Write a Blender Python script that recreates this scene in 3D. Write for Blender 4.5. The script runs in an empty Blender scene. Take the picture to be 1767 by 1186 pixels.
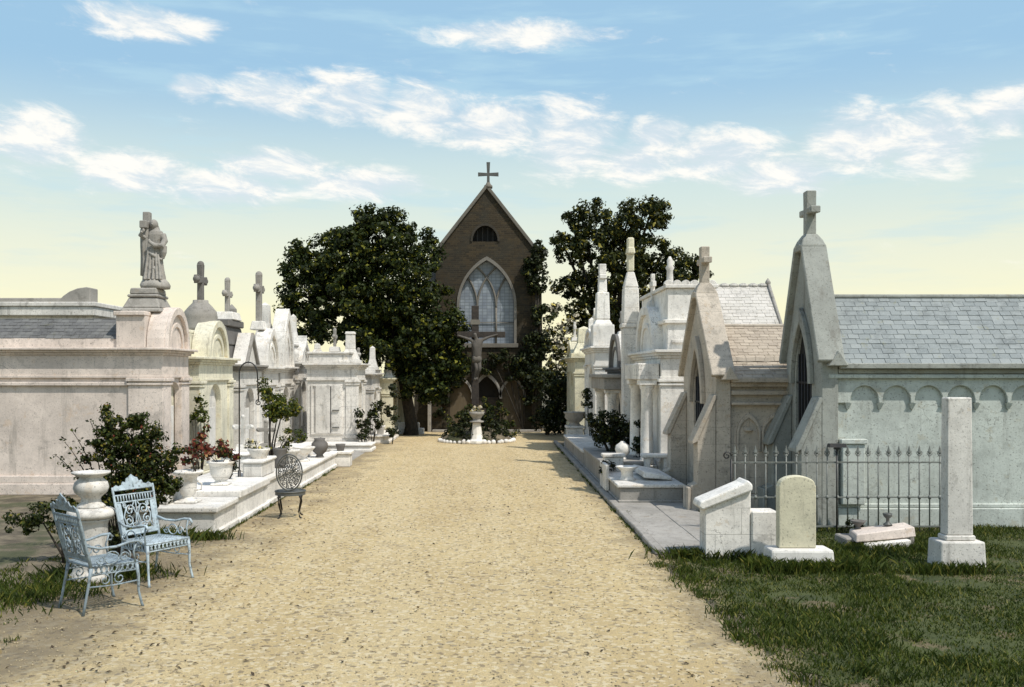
import bpy, bmesh, math, random
import numpy as np
from mathutils import Vector, Matrix
from math import sin, cos, pi, radians

random.seed(7); RNG = np.random.default_rng(7)
SC = bpy.context.scene
COL = SC.collection

# ------------------------------------------------------------------ camera
EYE = 2.2                       # eye height in metres
FPX, VX, VY = 1662.0, 848.0, 645.0   # focal length and vanishing point in photo pixels (1767 x 1186)
cam_d = bpy.data.cameras.new('camera'); cam = bpy.data.objects.new('camera', cam_d); COL.objects.link(cam)
cam.location = (0, 0, EYE); cam.rotation_euler = (pi/2, 0, 0)
cam_d.sensor_fit = 'HORIZONTAL'; cam_d.sensor_width = 36.0
cam_d.lens = 36.0*FPX/1767.0
cam_d.shift_x = (883.5-VX)/1767.0
cam_d.shift_y = (VY-593.0)/1767.0
cam_d.clip_start = 0.1; cam_d.clip_end = 5000
SC.camera = cam

# ------------------------------------------------------------------ sun, exposure
SUN_EL = radians(57); SX, SY = 0.75, -0.66          # towards the sun: right of and behind the camera
sd = bpy.data.lights.new('sun', 'SUN'); sun = bpy.data.objects.new('sun', sd); COL.objects.link(sun)
sd.energy = 3.7; sd.angle = radians(0.8); sd.color = (1.0, 0.95, 0.86)
svec = Vector((SX*cos(SUN_EL), SY*cos(SUN_EL), sin(SUN_EL)))
sun.rotation_euler = svec.to_track_quat('Z', 'Y').to_euler()
SC.view_settings.view_transform = 'Standard'; SC.view_settings.look = 'None'
SC.view_settings.exposure = 0.12; SC.view_settings.gamma = 1.0; SC.view_settings.use_curve_mapping = False

# ------------------------------------------------------------------ node helper
class NT:
    def __init__(s, tree): s.t = tree; s.n = tree.nodes; s.l = tree.links
    def new(s, typ, **kw):
        n = s.n.new(typ)
        for k, v in kw.items(): setattr(n, k, v)
        return n
    def put(s, sock, v):
        if hasattr(v, 'is_output') or isinstance(v, bpy.types.NodeSocket): s.l.new(v, sock)
        else: sock.default_value = v
    def math(s, op, a, b=0.0, clamp=False):
        n = s.new('ShaderNodeMath', operation=op, use_clamp=clamp); s.put(n.inputs[0], a); s.put(n.inputs[1], b); return n.outputs[0]
    def vmul(s, v, k):
        n = s.new('ShaderNodeVectorMath', operation='MULTIPLY'); s.put(n.inputs[0], v); n.inputs[1].default_value = k; return n.outputs[0]
    def comb(s, x, y, z):
        n = s.new('ShaderNodeCombineXYZ'); s.put(n.inputs[0], x); s.put(n.inputs[1], y); s.put(n.inputs[2], z); return n.outputs[0]
    def sep(s, v):
        n = s.new('ShaderNodeSeparateXYZ'); s.l.new(v, n.inputs[0]); return n.outputs
    def noise(s, v, scale, detail=4, rough=0.55, dist=0.0):
        n = s.new('ShaderNodeTexNoise'); s.l.new(v, n.inputs['Vector'])
        n.inputs['Scale'].default_value = scale; n.inputs['Detail'].default_value = detail
        n.inputs['Roughness'].default_value = rough; n.inputs['Distortion'].default_value = dist
        return n.outputs['Fac']
    def ramp(s, f, a, b, lo=0.0, hi=1.0):
        n = s.new('ShaderNodeMapRange'); n.clamp = True; s.put(n.inputs[0], f)
        n.inputs[1].default_value = a; n.inputs[2].default_value = b; n.inputs[3].default_value = lo; n.inputs[4].default_value = hi
        n.interpolation_type = 'SMOOTHSTEP'
        return n.outputs[0]
    def mix(s, f, a, b, mode='MIX'):
        n = s.new('ShaderNodeMix', data_type='RGBA', blend_type=mode)
        s.put(n.inputs['Factor'], f)
        for k, v in (('A', a), ('B', b)):
            i = [q for q in n.inputs if q.name == k and q.type == 'RGBA'][0]
            if isinstance(v, bpy.types.NodeSocket): s.l.new(v, i)
            else: i.default_value = (v[0], v[1], v[2], 1)
        return [q for q in n.outputs if q.type == 'RGBA'][0]

# ------------------------------------------------------------------ world: Nishita sky, pale horizon, fair weather clouds
W = bpy.data.worlds.new('World'); SC.world = W; W.use_nodes = True
def build_world():
    t = NT(W.node_tree); t.n.clear()
    out = t.new('ShaderNodeOutputWorld'); bg = t.new('ShaderNodeBackground'); bg.inputs[1].default_value = 0.1
    t.l.new(bg.outputs[0], out.inputs[0])
    sky = t.new('ShaderNodeTexSky', sky_type='NISHITA'); sky.sun_disc = False
    sky.sun_elevation = SUN_EL; sky.sun_rotation = math.atan2(SX, SY)
    sky.air_density = 1.0; sky.dust_density = 1.0; sky.ozone_density = 1.0
    tc = t.new('ShaderNodeTexCoord'); d = tc.outputs['Generated']
    x, y, z = t.sep(d)
    az = t.math('ARCTAN2', x, y); el = t.math('ARCSINE', z)
    base = t.mix(1.0, sky.outputs[0], (1.75, 1.75, 1.62), 'MULTIPLY')   # overhead sky brightened for extra fill light
    # hazy summer sky: soft blue above, milky in the middle, cream at the horizon
    g = t.mix(t.ramp(el, radians(10.0), radians(17.5), 1.0, 0.0), (3.3, 5.4, 7.3), (6.3, 7.5, 7.2))
    g = t.mix(t.ramp(el, radians(6.0), radians(11.0), 1.0, 0.0), g, (8.1, 8.25, 6.5))
    g = t.mix(t.ramp(el, radians(2.5), radians(7.0), 1.0, 0.0), g, (9.4, 8.9, 5.9))
    base = t.mix(t.ramp(el, radians(18), radians(50), 0.95, 0.0), base, g)
    # streaks low in the sky
    pv = t.comb(t.math('MULTIPLY', az, 3.0), t.math('MULTIPLY', el, 22.0), 0.3)
    st = t.ramp(t.noise(pv, 1.6, 5, 0.6), 0.48, 0.68)
    stm = t.math('MULTIPLY', st, t.ramp(el, radians(3), radians(9), 0.0, 0.42))
    base = t.mix(stm, base, (4.9, 7.0, 8.0))
    # cumulus banks: noise shaped by broad banks
    wv = t.comb(t.math('MULTIPLY', az, 8.5), t.math('MULTIPLY', t.math('ADD', el, t.math('MULTIPLY', az, 0.12)), 24.0), 0.0)
    n1 = t.noise(wv, 1.7, 10, 0.66, 0.35)
    n2 = t.noise(wv, 0.7, 3, 0.5)
    banks = [(330,150,45,24),(465,165,95,40),(600,168,85,48),(735,190,85,55),(850,215,110,50),(985,240,95,72),(1135,235,60,36),
             (1235,268,120,48),(1350,305,110,38),(1490,240,95,58),(1610,240,90,60),(230,300,110,40),(390,325,120,34),
             (470,287,110,32),(620,318,140,30),(1100,280,80,40),(60,240,90,50),(1740,190,60,40),(250,40,120,30),(900,60,160,26)]
    m = None
    for px, py, rx, ry in banks:
        a0 = math.atan((px-VX)/FPX); e0 = math.atan((VY-py)/FPX*cos(a0))
        da = t.math('MULTIPLY', t.math('SUBTRACT', az, a0), FPX/rx*0.78)
        de = t.math('MULTIPLY', t.math('SUBTRACT', el, e0), FPX/ry*0.78)
        g = t.math('SUBTRACT', 1.0, t.math('ADD', t.math('MULTIPLY', da, da), t.math('MULTIPLY', de, de)), True)
        m = g if m is None else t.math('MAXIMUM', m, g)
    hi = t.math('MULTIPLY', t.ramp(el, radians(24), radians(40)), t.ramp(n2, 0.5, 0.7, 0.0, 0.7))
    m = t.math('MAXIMUM', m, hi)
    dens = t.ramp(t.math('ADD', t.math('MULTIPLY', m, 0.46), t.math('MULTIPLY', n1, 1.0)), 0.60, 0.96)
    ccol = t.mix(t.ramp(n1, 0.42, 0.62), (6.6, 7.4, 8.0), (9.8, 9.5, 8.9))
    base = t.mix(t.math('MULTIPLY', dens, 0.92), base, ccol)
    t.l.new(base, bg.inputs[0])
build_world()

# ------------------------------------------------------------------ materials
def newmat(name):
    m = bpy.data.materials.new(name); m.use_nodes = True
    t = NT(m.node_tree); b = t.n['Principled BSDF']
    return m, t, b
def pos(t): return t.new('ShaderNodeNewGeometry').outputs['Position']
def bump(t, b, h, strength=0.3, dist=0.02):
    n = t.new('ShaderNodeBump'); n.inputs['Strength'].default_value = strength; n.inputs['Distance'].default_value = dist
    t.l.new(h, n.inputs['Height']); t.l.new(n.outputs[0], b.inputs['Normal'])
def shade(c, k): return (c[0]*k, c[1]*k, c[2]*k)

def plaster(name, col, stain=0.45, speck=0.35, streakcol=(0.16,0.15,0.13), rough=0.85, bmp=0.35, mott=0.82, joints=None):
    """lime washed or marble masonry: mottling, rain streaks, lichen specks"""
    m, t, b = newmat(name); p = pos(t)
    n1 = t.noise(p, 1.1, 6, 0.6); n2 = t.noise(p, 7.0, 5, 0.65)
    c = t.mix(t.ramp(n1, 0.34, 0.66), shade(col, mott), shade(col, 1.06))
    c = t.mix(t.ramp(n2, 0.42, 0.72, 0, 0.5), c, shade(col, 0.62))
    sv = t.vmul(p, (5.5, 5.5, 0.55)); s = t.noise(sv, 1.0, 8, 0.7)
    c = t.mix(t.ramp(s, 0.52, 0.70, 0, min(1, stain*1.25)), c, streakcol)
    gr = t.noise(p, 2.6, 9, 0.72, 0.6)                      # crusts of black lichen and grime
    c = t.mix(t.ramp(gr, 0.565, 0.64, 0, stain*0.85), c, shade(streakcol, 0.75))
    fl = t.noise(p, 3.7, 8, 0.7, 0.2)                       # flaked patches showing paler or browner render
    c = t.mix(t.ramp(fl, 0.60, 0.625, 0, 0.55), c, (col[0]*.80, col[1]*.72, col[2]*.62))
    cr = t.new('ShaderNodeTexVoronoi', feature='DISTANCE_TO_EDGE'); cr.inputs['Scale'].default_value = 1.5
    wv = t.new('ShaderNodeVectorMath', operation='ADD'); t.l.new(p, wv.inputs[0])
    nz = t.new('ShaderNodeTexNoise'); t.l.new(p, nz.inputs['Vector']); nz.inputs['Scale'].default_value = 3.0; nz.inputs['Detail'].default_value = 6
    t.l.new(t.vmul(nz.outputs['Color'], (.55,.55,.55)), wv.inputs[1]); t.l.new(wv.outputs[0], cr.inputs['Vector'])
    ck = t.math('MULTIPLY', t.ramp(cr.outputs['Distance'], 0.002, 0.008, 1.0, 0.0), t.ramp(n1, 0.52, 0.64, 0.0, 0.6))
    c = t.mix(ck, c, shade(streakcol, 0.6))
    if joints:                                              # courses of stone blocks, joints showing here and there
        x, y, z = t.sep(p); br = t.new('ShaderNodeTexBrick'); t.l.new(t.comb(t.math('ADD', x, y), z, 0.0), br.inputs['Vector'])
        br.inputs['Scale'].default_value = 1.0; br.inputs['Brick Width'].default_value = joints[0]; br.inputs['Row Height'].default_value = joints[1]
        br.inputs['Mortar Size'].default_value = 0.004; br.inputs['Mortar Smooth'].default_value = 0.3
        c = t.mix(t.math('MULTIPLY', br.outputs['Fac'], t.ramp(n1, 0.40, 0.58, 0.12, 0.6)), c, shade(streakcol, 1.1))
    sp = t.noise(p, 38.0, 3, 0.7)
    c = t.mix(t.ramp(sp, 0.58, 0.66, 0, speck*1.2), c, shade(streakcol, 0.5))
    t.l.new(c, b.inputs['Base Color']); b.inputs['Roughness'].default_value = rough
    b.inputs['Specular IOR Level'].default_value = 0.25
    bump(t, b, t.noise(p, 22.0, 6, 0.7), bmp, 0.012)
    return m
def metal_paint(name, col, rust=(0.12,0.07,0.04), amt=0.3, rough=0.5):
    m, t, b = newmat(name); p = pos(t)
    n = t.noise(p, 30.0, 5, 0.65)
    c = t.mix(t.ramp(t.noise(p, 9.0, 3), 0.35, 0.65), shade(col, 0.8), shade(col, 1.1))
    c = t.mix(t.ramp(n, 0.52, 0.66, 0, amt), c, rust)
    t.l.new(c, b.inputs['Base Color']); b.inputs['Roughness'].default_value = rough
    bump(t, b, n, 0.25, 0.004); return m
def brick(name, c1, c2, mortar, su=0.24, sz=0.078):
    m, t, b = newmat(name); p = pos(t); x, y, z = t.sep(p)
    v = t.comb(t.math('ADD', x, y), z, 0.0)
    br = t.new('ShaderNodeTexBrick'); t.l.new(v, br.inputs['Vector'])
    br.inputs['Color1'].default_value = (*c1, 1); br.inputs['Color2'].default_value = (*c2, 1); br.inputs['Mortar'].default_value = (*mortar, 1)
    br.inputs['Scale'].default_value = 1.0; br.inputs['Brick Width'].default_value = su; br.inputs['Row Height'].default_value = sz
    br.inputs['Mortar Size'].default_value = 0.008; br.inputs['Mortar Smooth'].default_value = 0.2
    n = t.noise(p, 1.4, 6, 0.65); n2 = t.noise(p, 9.0, 5, 0.65)
    c = t.mix(t.ramp(n, 0.40, 0.68, 0, 0.7), br.outputs['Color'], (0.028, 0.026, 0.018))
    c = t.mix(t.ramp(n2, 0.52, 0.72, 0, 0.45), c, (0.075,0.060,0.031))
    t.l.new(c, b.inputs['Base Color']); b.inputs['Roughness'].default_value = 0.9
    bump(t, b, t.math('ADD', t.math('MULTIPLY', br.outputs['Fac'], -0.6), t.math('MULTIPLY', n2, 0.6)), 0.5, 0.015); return m
def slate(name, c1, c2, su=0.18, sz=0.09):
    m, t, b = newmat(name); p = pos(t); x, y, z = t.sep(p)
    br = t.new('ShaderNodeTexBrick'); t.l.new(t.comb(x, z, 0.0), br.inputs['Vector'])
    br.inputs['Color1'].default_value = (*c1, 1); br.inputs['Color2'].default_value = (*c2, 1); br.inputs['Mortar'].default_value = (*shade(c1, 0.55), 1)
    br.inputs['Scale'].default_value = 1.0; br.inputs['Brick Width'].default_value = su; br.inputs['Row Height'].default_value = sz
    br.inputs['Mortar Size'].default_value = 0.006
    n = t.noise(p, 2.2, 6, 0.65)
    c = t.mix(t.ramp(n, 0.42, 0.68, 0, 0.55), br.outputs['Color'], shade(c2, 0.55))
    c = t.mix(t.ramp(t.noise(p, 30.0, 4, 0.7), 0.56, 0.68, 0, 0.45), c, shade(c2, 1.45))
    t.l.new(c, b.inputs['Base Color']); b.inputs['Roughness'].default_value = 0.75
    bump(t, b, t.math('ADD', br.outputs['Fac'], t.math('MULTIPLY', n, -0.6)), 0.35, 0.012); return m
def leafmat(name, dark, mid, lite, p_lite=0.10, trans=0.25):
    m, t, b = newmat(name)
    g = t.new('ShaderNodeNewGeometry'); r = g.outputs['Random Per Island']
    n = t.noise(g.outputs['Position'], 1.7, 3, 0.6)
    c = t.mix(t.ramp(t.math('ADD', t.math('MULTIPLY', r, 0.55), t.math('MULTIPLY', n, 0.6)), 0.35, 0.85), dark, mid)
    c = t.mix(t.ramp(r, 1.0-p_lite-0.03, 1.0-p_lite), c, lite)  # random lighter pieces; in foliage this colour stands for sunlit leaves
    t.l.new(c, b.inputs['Base Color']); b.inputs['Roughness'].default_value = 0.6
    b.inputs['Specular IOR Level'].default_value = 0.25
    tr = t.new('ShaderNodeBsdfTranslucent'); t.l.new(c, tr.inputs[0])
    mx = t.new('ShaderNodeMixShader'); mx.inputs[0].default_value = trans
    t.l.new(b.outputs[0], mx.inputs[1]); t.l.new(tr.outputs[0], mx.inputs[2])
    t.l.new(mx.outputs[0], t.n['Material Output'].inputs[0]); return m
def plain(name, col, rough=0.7, var=0.25, scale=8.0):
    m, t, b = newmat(name); p = pos(t); n = t.noise(p, scale, 5, 0.6)
    t.l.new(t.mix(t.ramp(n, 0.35, 0.65), shade(col, 1-var), shade(col, 1+var)), b.inputs['Base Color'])
    b.inputs['Roughness'].default_value = rough; bump(t, b, t.noise(p, scale*4, 4), 0.25, 0.006); return m

M = {}
M['white']   = plaster('lime_washed_white', (0.78,0.745,0.69), 0.40, 0.40, joints=(.62,.31))
M['white2']  = plaster('weathered_marble', (0.73,0.70,0.65), 0.45, 0.5)
M['bright']  = plaster('white_marble', (0.82,0.79,0.74), 0.28, 0.34)
M['pink']    = plaster('pinkish_stucco', (0.72,0.625,0.555), 0.32, 0.45)
M['cream']   = plaster('cream_stucco', (0.77,0.73,0.58), 0.34, 0.40)
M['grey']    = plaster('grey_stained_stone', (0.34,0.32,0.29), 0.5, 0.45)
M['dark']    = plaster('blackened_stone', (0.17,0.16,0.15), 0.5, 0.4)
M['tan']     = plaster('tan_grey_stucco', (0.50,0.44,0.365), 0.42, 0.5, joints=(.5,.27))
M['green']   = plaster('grey_green_stucco', (0.52,0.555,0.515), 0.36, 0.5)
M['greyg']   = plaster('grey_weathered_stone', (0.34,0.35,0.32), 0.5, 0.5)
M['yellow']  = plaster('yellowed_whitewash', (0.70,0.655,0.49), 0.40, 0.42)
M['slate']   = slate('blue_grey_slate', (0.22,0.265,0.275), (0.27,0.315,0.32), .17, .085)
M['slate_tan'] = slate('tan_roof_tiles', (0.38,0.32,0.255), (0.43,0.37,0.295), .15, .08)
M['slate_pale'] = slate('pale_lead_roof', (0.50,0.475,0.43), (0.55,0.52,0.48), .16, .085)
M['slate_dark'] = slate('dark_slate', (0.11,0.11,0.11), (0.15,0.15,0.145))
def slate2(name, c1, c2, moss):
    m, t, b = newmat(name); g = t.new('ShaderNodeNewGeometry'); r = g.outputs['Random Per Island']; p = g.outputs['Position']
    c = t.mix(r, c1, c2)
    c = t.mix(t.ramp(t.noise(p, 2.4, 7, 0.7), 0.50, 0.66, 0, 0.6), c, shade(c1, 0.62))
    c = t.mix(t.ramp(t.noise(p, 5.0, 8, 0.75), 0.58, 0.66, 0, 0.55), c, moss)
    c = t.mix(t.ramp(t.noise(p, 45.0, 4, 0.7), 0.55, 0.66, 0, 0.5), c, shade(c2, 1.35))
    t.l.new(c, b.inputs['Base Color']); b.inputs['Roughness'].default_value = 0.75
    bump(t, b, t.noise(p, 40.0, 5, 0.7), 0.35, 0.006); return m
M['slates_blue'] = slate2('blue_grey_slates', (0.195,0.22,0.225), (0.265,0.29,0.29), (0.22,0.225,0.15))
M['slates_tan'] = slate2('tan_slates', (0.33,0.275,0.215), (0.44,0.375,0.295), (0.24,0.21,0.14))
M['slates_pale'] = slate2('pale_slates', (0.45,0.43,0.39), (0.56,0.53,0.49), (0.36,0.34,0.27))
M['slates_dark'] = slate2('dark_slates', (0.105,0.105,0.105), (0.16,0.16,0.155), (0.13,0.13,0.09))
M['brick']   = brick('old_brown_brick', (0.020,0.0135,0.006), (0.052,0.035,0.015), (0.048,0.038,0.020))
M['brick_dk'] = brick('blackened_brick', (0.035,0.028,0.020), (0.05,0.04,0.028), (0.04,0.036,0.028))
M['trim']    = plaster('grey_chapel_trim', (0.17,0.155,0.13), 0.4, 0.3)
M['frame']   = plaster('grey_window_stone', (0.20,0.185,0.16), 0.4, 0.3)
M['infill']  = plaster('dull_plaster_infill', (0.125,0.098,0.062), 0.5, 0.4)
M['shade_black']    = plain('painted_opening_shade', (0.010,0.009,0.008), 0.9)  # near-black colour in place of the shade inside openings
M['wood']    = plain('dark_wood', (0.030,0.022,0.016), 0.7, 0.35, 12)
M['iron']    = metal_paint('black_iron', (0.018,0.018,0.018))
M['iron_gr'] = metal_paint('grey_iron', (0.085,0.09,0.085))
M['fence'] = metal_paint('weathered_grey_iron', (0.17,0.18,0.165), (0.09,0.07,0.05), .4)
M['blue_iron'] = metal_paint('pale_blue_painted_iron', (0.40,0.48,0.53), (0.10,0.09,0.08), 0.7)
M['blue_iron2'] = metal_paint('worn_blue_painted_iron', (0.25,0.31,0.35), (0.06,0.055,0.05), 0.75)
M['leaf']    = leafmat('tree_leaf', (0.010,0.017,0.004), (0.042,0.060,0.010), (0.19,0.19,0.022), 0.09, 0.25)
M['leaf_r']  = leafmat('far_tree_leaf', (0.013,0.021,0.006), (0.048,0.058,0.011), (0.24,0.21,0.03), 0.09, 0.25)
M['ivy']     = leafmat('ivy_leaf', (0.009,0.014,0.004), (0.03,0.040,0.010), (0.12,0.12,0.02), 0.05, 0.12)
M['bush']    = leafmat('shrub_leaf', (0.014,0.022,0.005), (0.055,0.075,0.012), (0.17,0.15,0.02), 0.10)
M['bush_y']  = leafmat('bright_shrub_leaf', (0.03,0.045,0.008), (0.09,0.115,0.014), (0.26,0.24,0.03), 0.14)
M['red']     = leafmat('red_petal', (0.10,0.022,0.016), (0.24,0.055,0.03), (0.36,0.20,0.08), 0.15)
M['pale_fl'] = leafmat('pale_petal', (0.62,0.56,0.42), (0.74,0.70,0.60), (0.72,0.60,0.18), 0.25)
M['bark']    = plain('bark', (0.035,0.028,0.020), 0.9, 0.4, 9)
M['cloth']   = plaster('dull_cloth', (0.14,0.125,0.105), 0.35, 0.3)
M['skin']    = plaster('painted_statue', (0.11,0.098,0.085), 0.35, 0.3)

def glassy():
    m, t, b = newmat('old_leaded_glass'); p = pos(t); x, y, z = t.sep(p)
    br = t.new('ShaderNodeTexBrick'); t.l.new(t.comb(x, z, 0), br.inputs['Vector']); br.offset = 0.0
    br.inputs['Color1'].default_value = (0.30,0.34,0.38,1); br.inputs['Color2'].default_value = (0.20,0.23,0.28,1); br.inputs['Mortar'].default_value = (0.12,0.135,0.15,1)
    br.inputs['Scale'].default_value = 1; br.inputs['Brick Width'].default_value = 0.17; br.inputs['Row Height'].default_value = 0.12; br.inputs['Mortar Size'].default_value = 0.009
    t.l.new(t.mix(t.ramp(t.noise(p, 2.5, 5), 0.4, 0.65, 0, 0.5), br.outputs['Color'], (0.13,0.15,0.19)), b.inputs['Base Color'])
    b.inputs['Roughness'].default_value = 0.28; return m
M['glass'] = glassy()

def gravelmat():
    m, t, b = newmat('yellow_gravel'); p = pos(t)
    n1 = t.noise(p, 0.55, 5, 0.6); n2 = t.noise(p, 16.0, 6, 0.7); n3 = t.noise(p, 70.0, 4, 0.7)
    c = t.mix(t.ramp(n1, 0.36, 0.64), (0.53,0.395,0.180), (0.64,0.495,0.240))
    tk = t.noise(t.vmul(p, (1.5, .10, 1.0)), 1.0, 5, 0.6, 0.3)     # worn wheel and foot tracks along the path
    c = t.mix(t.ramp(tk, 0.44, 0.60, 0, 0.75), c, (0.69,0.55,0.295))
    dp = t.noise(p, 1.1, 7, 0.7, 0.5)
    c = t.mix(t.ramp(dp, 0.56, 0.66, 0, 0.5), c, (0.33,0.25,0.145))
    c = t.mix(t.ramp(n2, 0.38, 0.66, 0, 0.55), c, (0.47,0.37,0.225))
    c = t.mix(t.ramp(n3, 0.42, 0.62, 0, 0.75), c, (0.40,0.305,0.175))
    vo = t.new('ShaderNodeTexVoronoi'); t.l.new(p, vo.inputs['Vector']); vo.inputs['Scale'].default_value = 26.0
    cs = t.sep(vo.outputs['Color'])
    c = t.mix(t.ramp(cs[0], 0.72, 0.80, 0, 0.6), c, (0.68,0.585,0.40))
    c = t.mix(t.ramp(cs[1], 0.90, 0.93, 0, 0.6), c, (0.14,0.11,0.075))
    # darker brown mixed in raggedly along the left edge
    x, y, z = t.sep(p)
    e = t.math('ADD', x, t.math('MULTIPLY', t.noise(p, 1.3, 5, 0.7), 3.2))
    c = t.mix(t.ramp(e, -2.5, -0.9, 0.8, 0.0), c, (0.15,0.12,0.08))
    e2 = t.math('SUBTRACT', x, t.math('MULTIPLY', t.noise(p, 1.7, 5, 0.7), 1.6))
    c = t.mix(t.ramp(e2, 0.75, 1.25, 0.0, 0.6), c, (0.22,0.175,0.11))
    t.l.new(c, b.inputs['Base Color']); b.inputs['Roughness'].default_value = 0.95
    h = t.math('ADD', t.math('MULTIPLY', n3, 0.7), t.math('MULTIPLY', n2, 0.8))
    bump(t, b, h, 0.8, 0.03); return m
M['gravel'] = gravelmat()
def soilmat():
    m, t, b = newmat('dark_soil'); p = pos(t)
    c = t.mix(t.ramp(t.noise(p, 2.0, 6, 0.7), 0.35, 0.65), (0.075,0.06,0.04), (0.20,0.165,0.11))
    c = t.mix(t.ramp(t.noise(p, 0.9, 4, 0.6), 0.48, 0.62, 0, 0.8), c, (0.045,0.055,0.018))
    t.l.new(c, b.inputs['Base Color']); b.inputs['Roughness'].default_value = 0.95
    bump(t, b, t.noise(p, 20, 6, 0.7), 0.7, 0.03); return m
M['soil'] = soilmat()
def turf():
    m, t, b = newmat('lawn_turf'); p = pos(t)
    c = t.mix(t.ramp(t.noise(p, 2.2, 5, 0.65), 0.36, 0.62), (0.034,0.045,0.010), (0.066,0.078,0.018))
    c = t.mix(t.ramp(t.noise(p, 1.2, 7, 0.72, 0.4), 0.54, 0.62, 0, 0.9), c, (0.15,0.115,0.065))
    x, y, z = t.sep(p); e = t.math('SUBTRACT', x, t.math('MULTIPLY', t.noise(p, 2.5, 6, 0.7), 0.9))
    c = t.mix(t.ramp(e, 1.55, 2.0, 0.95, 0.0), c, (0.30,0.235,0.135))
    t.l.new(c, b.inputs['Base Color']); b.inputs['Roughness'].default_value = 0.95; bump(t, b, t.noise(p, 30, 6, 0.7), 0.7, 0.02); return m
M['lawn'] = turf()
M['pave'] = plaster('grey_paving', (0.36,0.34,0.31), 0.4, 0.5)
M['grass'] = leafmat('grass_blade', (0.035,0.055,0.008), (0.09,0.118,0.016), (0.20,0.19,0.04), 0.10, 0.3)
M['straw'] = leafmat('dry_leaf', (0.05,0.035,0.02), (0.10,0.07,0.035), (0.2,0.15,0.07), 0.2, 0.1)
M['pebble'] = plaster('pebble', (0.44,0.36,0.23), 0.3, 0.3)

# ------------------------------------------------------------------ object helpers
OFF = {}
def tag(o, label=None, cat=None, group=None, kind=None):
    if label: o['label'] = label
    if cat: o['category'] = cat
    if group: o['group'] = group
    if kind: o['kind'] = kind
    return o
def thing(name, label, cat, loc=(0,0,0), rz=0.0, group=None, local=False):
    o = bpy.data.objects.new(name, None); COL.objects.link(o); o.empty_display_size = 0.2
    o.location = loc; o.rotation_euler = (0, 0, rz)
    OFF[o] = Vector((0,0,0)) if local else Vector(loc)
    return tag(o, label, cat, group)
def kids(o): return [c for c in bpy.data.objects if c.parent == o]
CH = {}
def copy_tree(o, parent=None):
    c = o.copy(); COL.objects.link(c); c.parent = parent
    OFF[c] = OFF.get(o, Vector())
    for ch in CH.get(o, []):
        k = copy_tree(ch, c); CH.setdefault(c, []).append(k)
    return c

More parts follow.
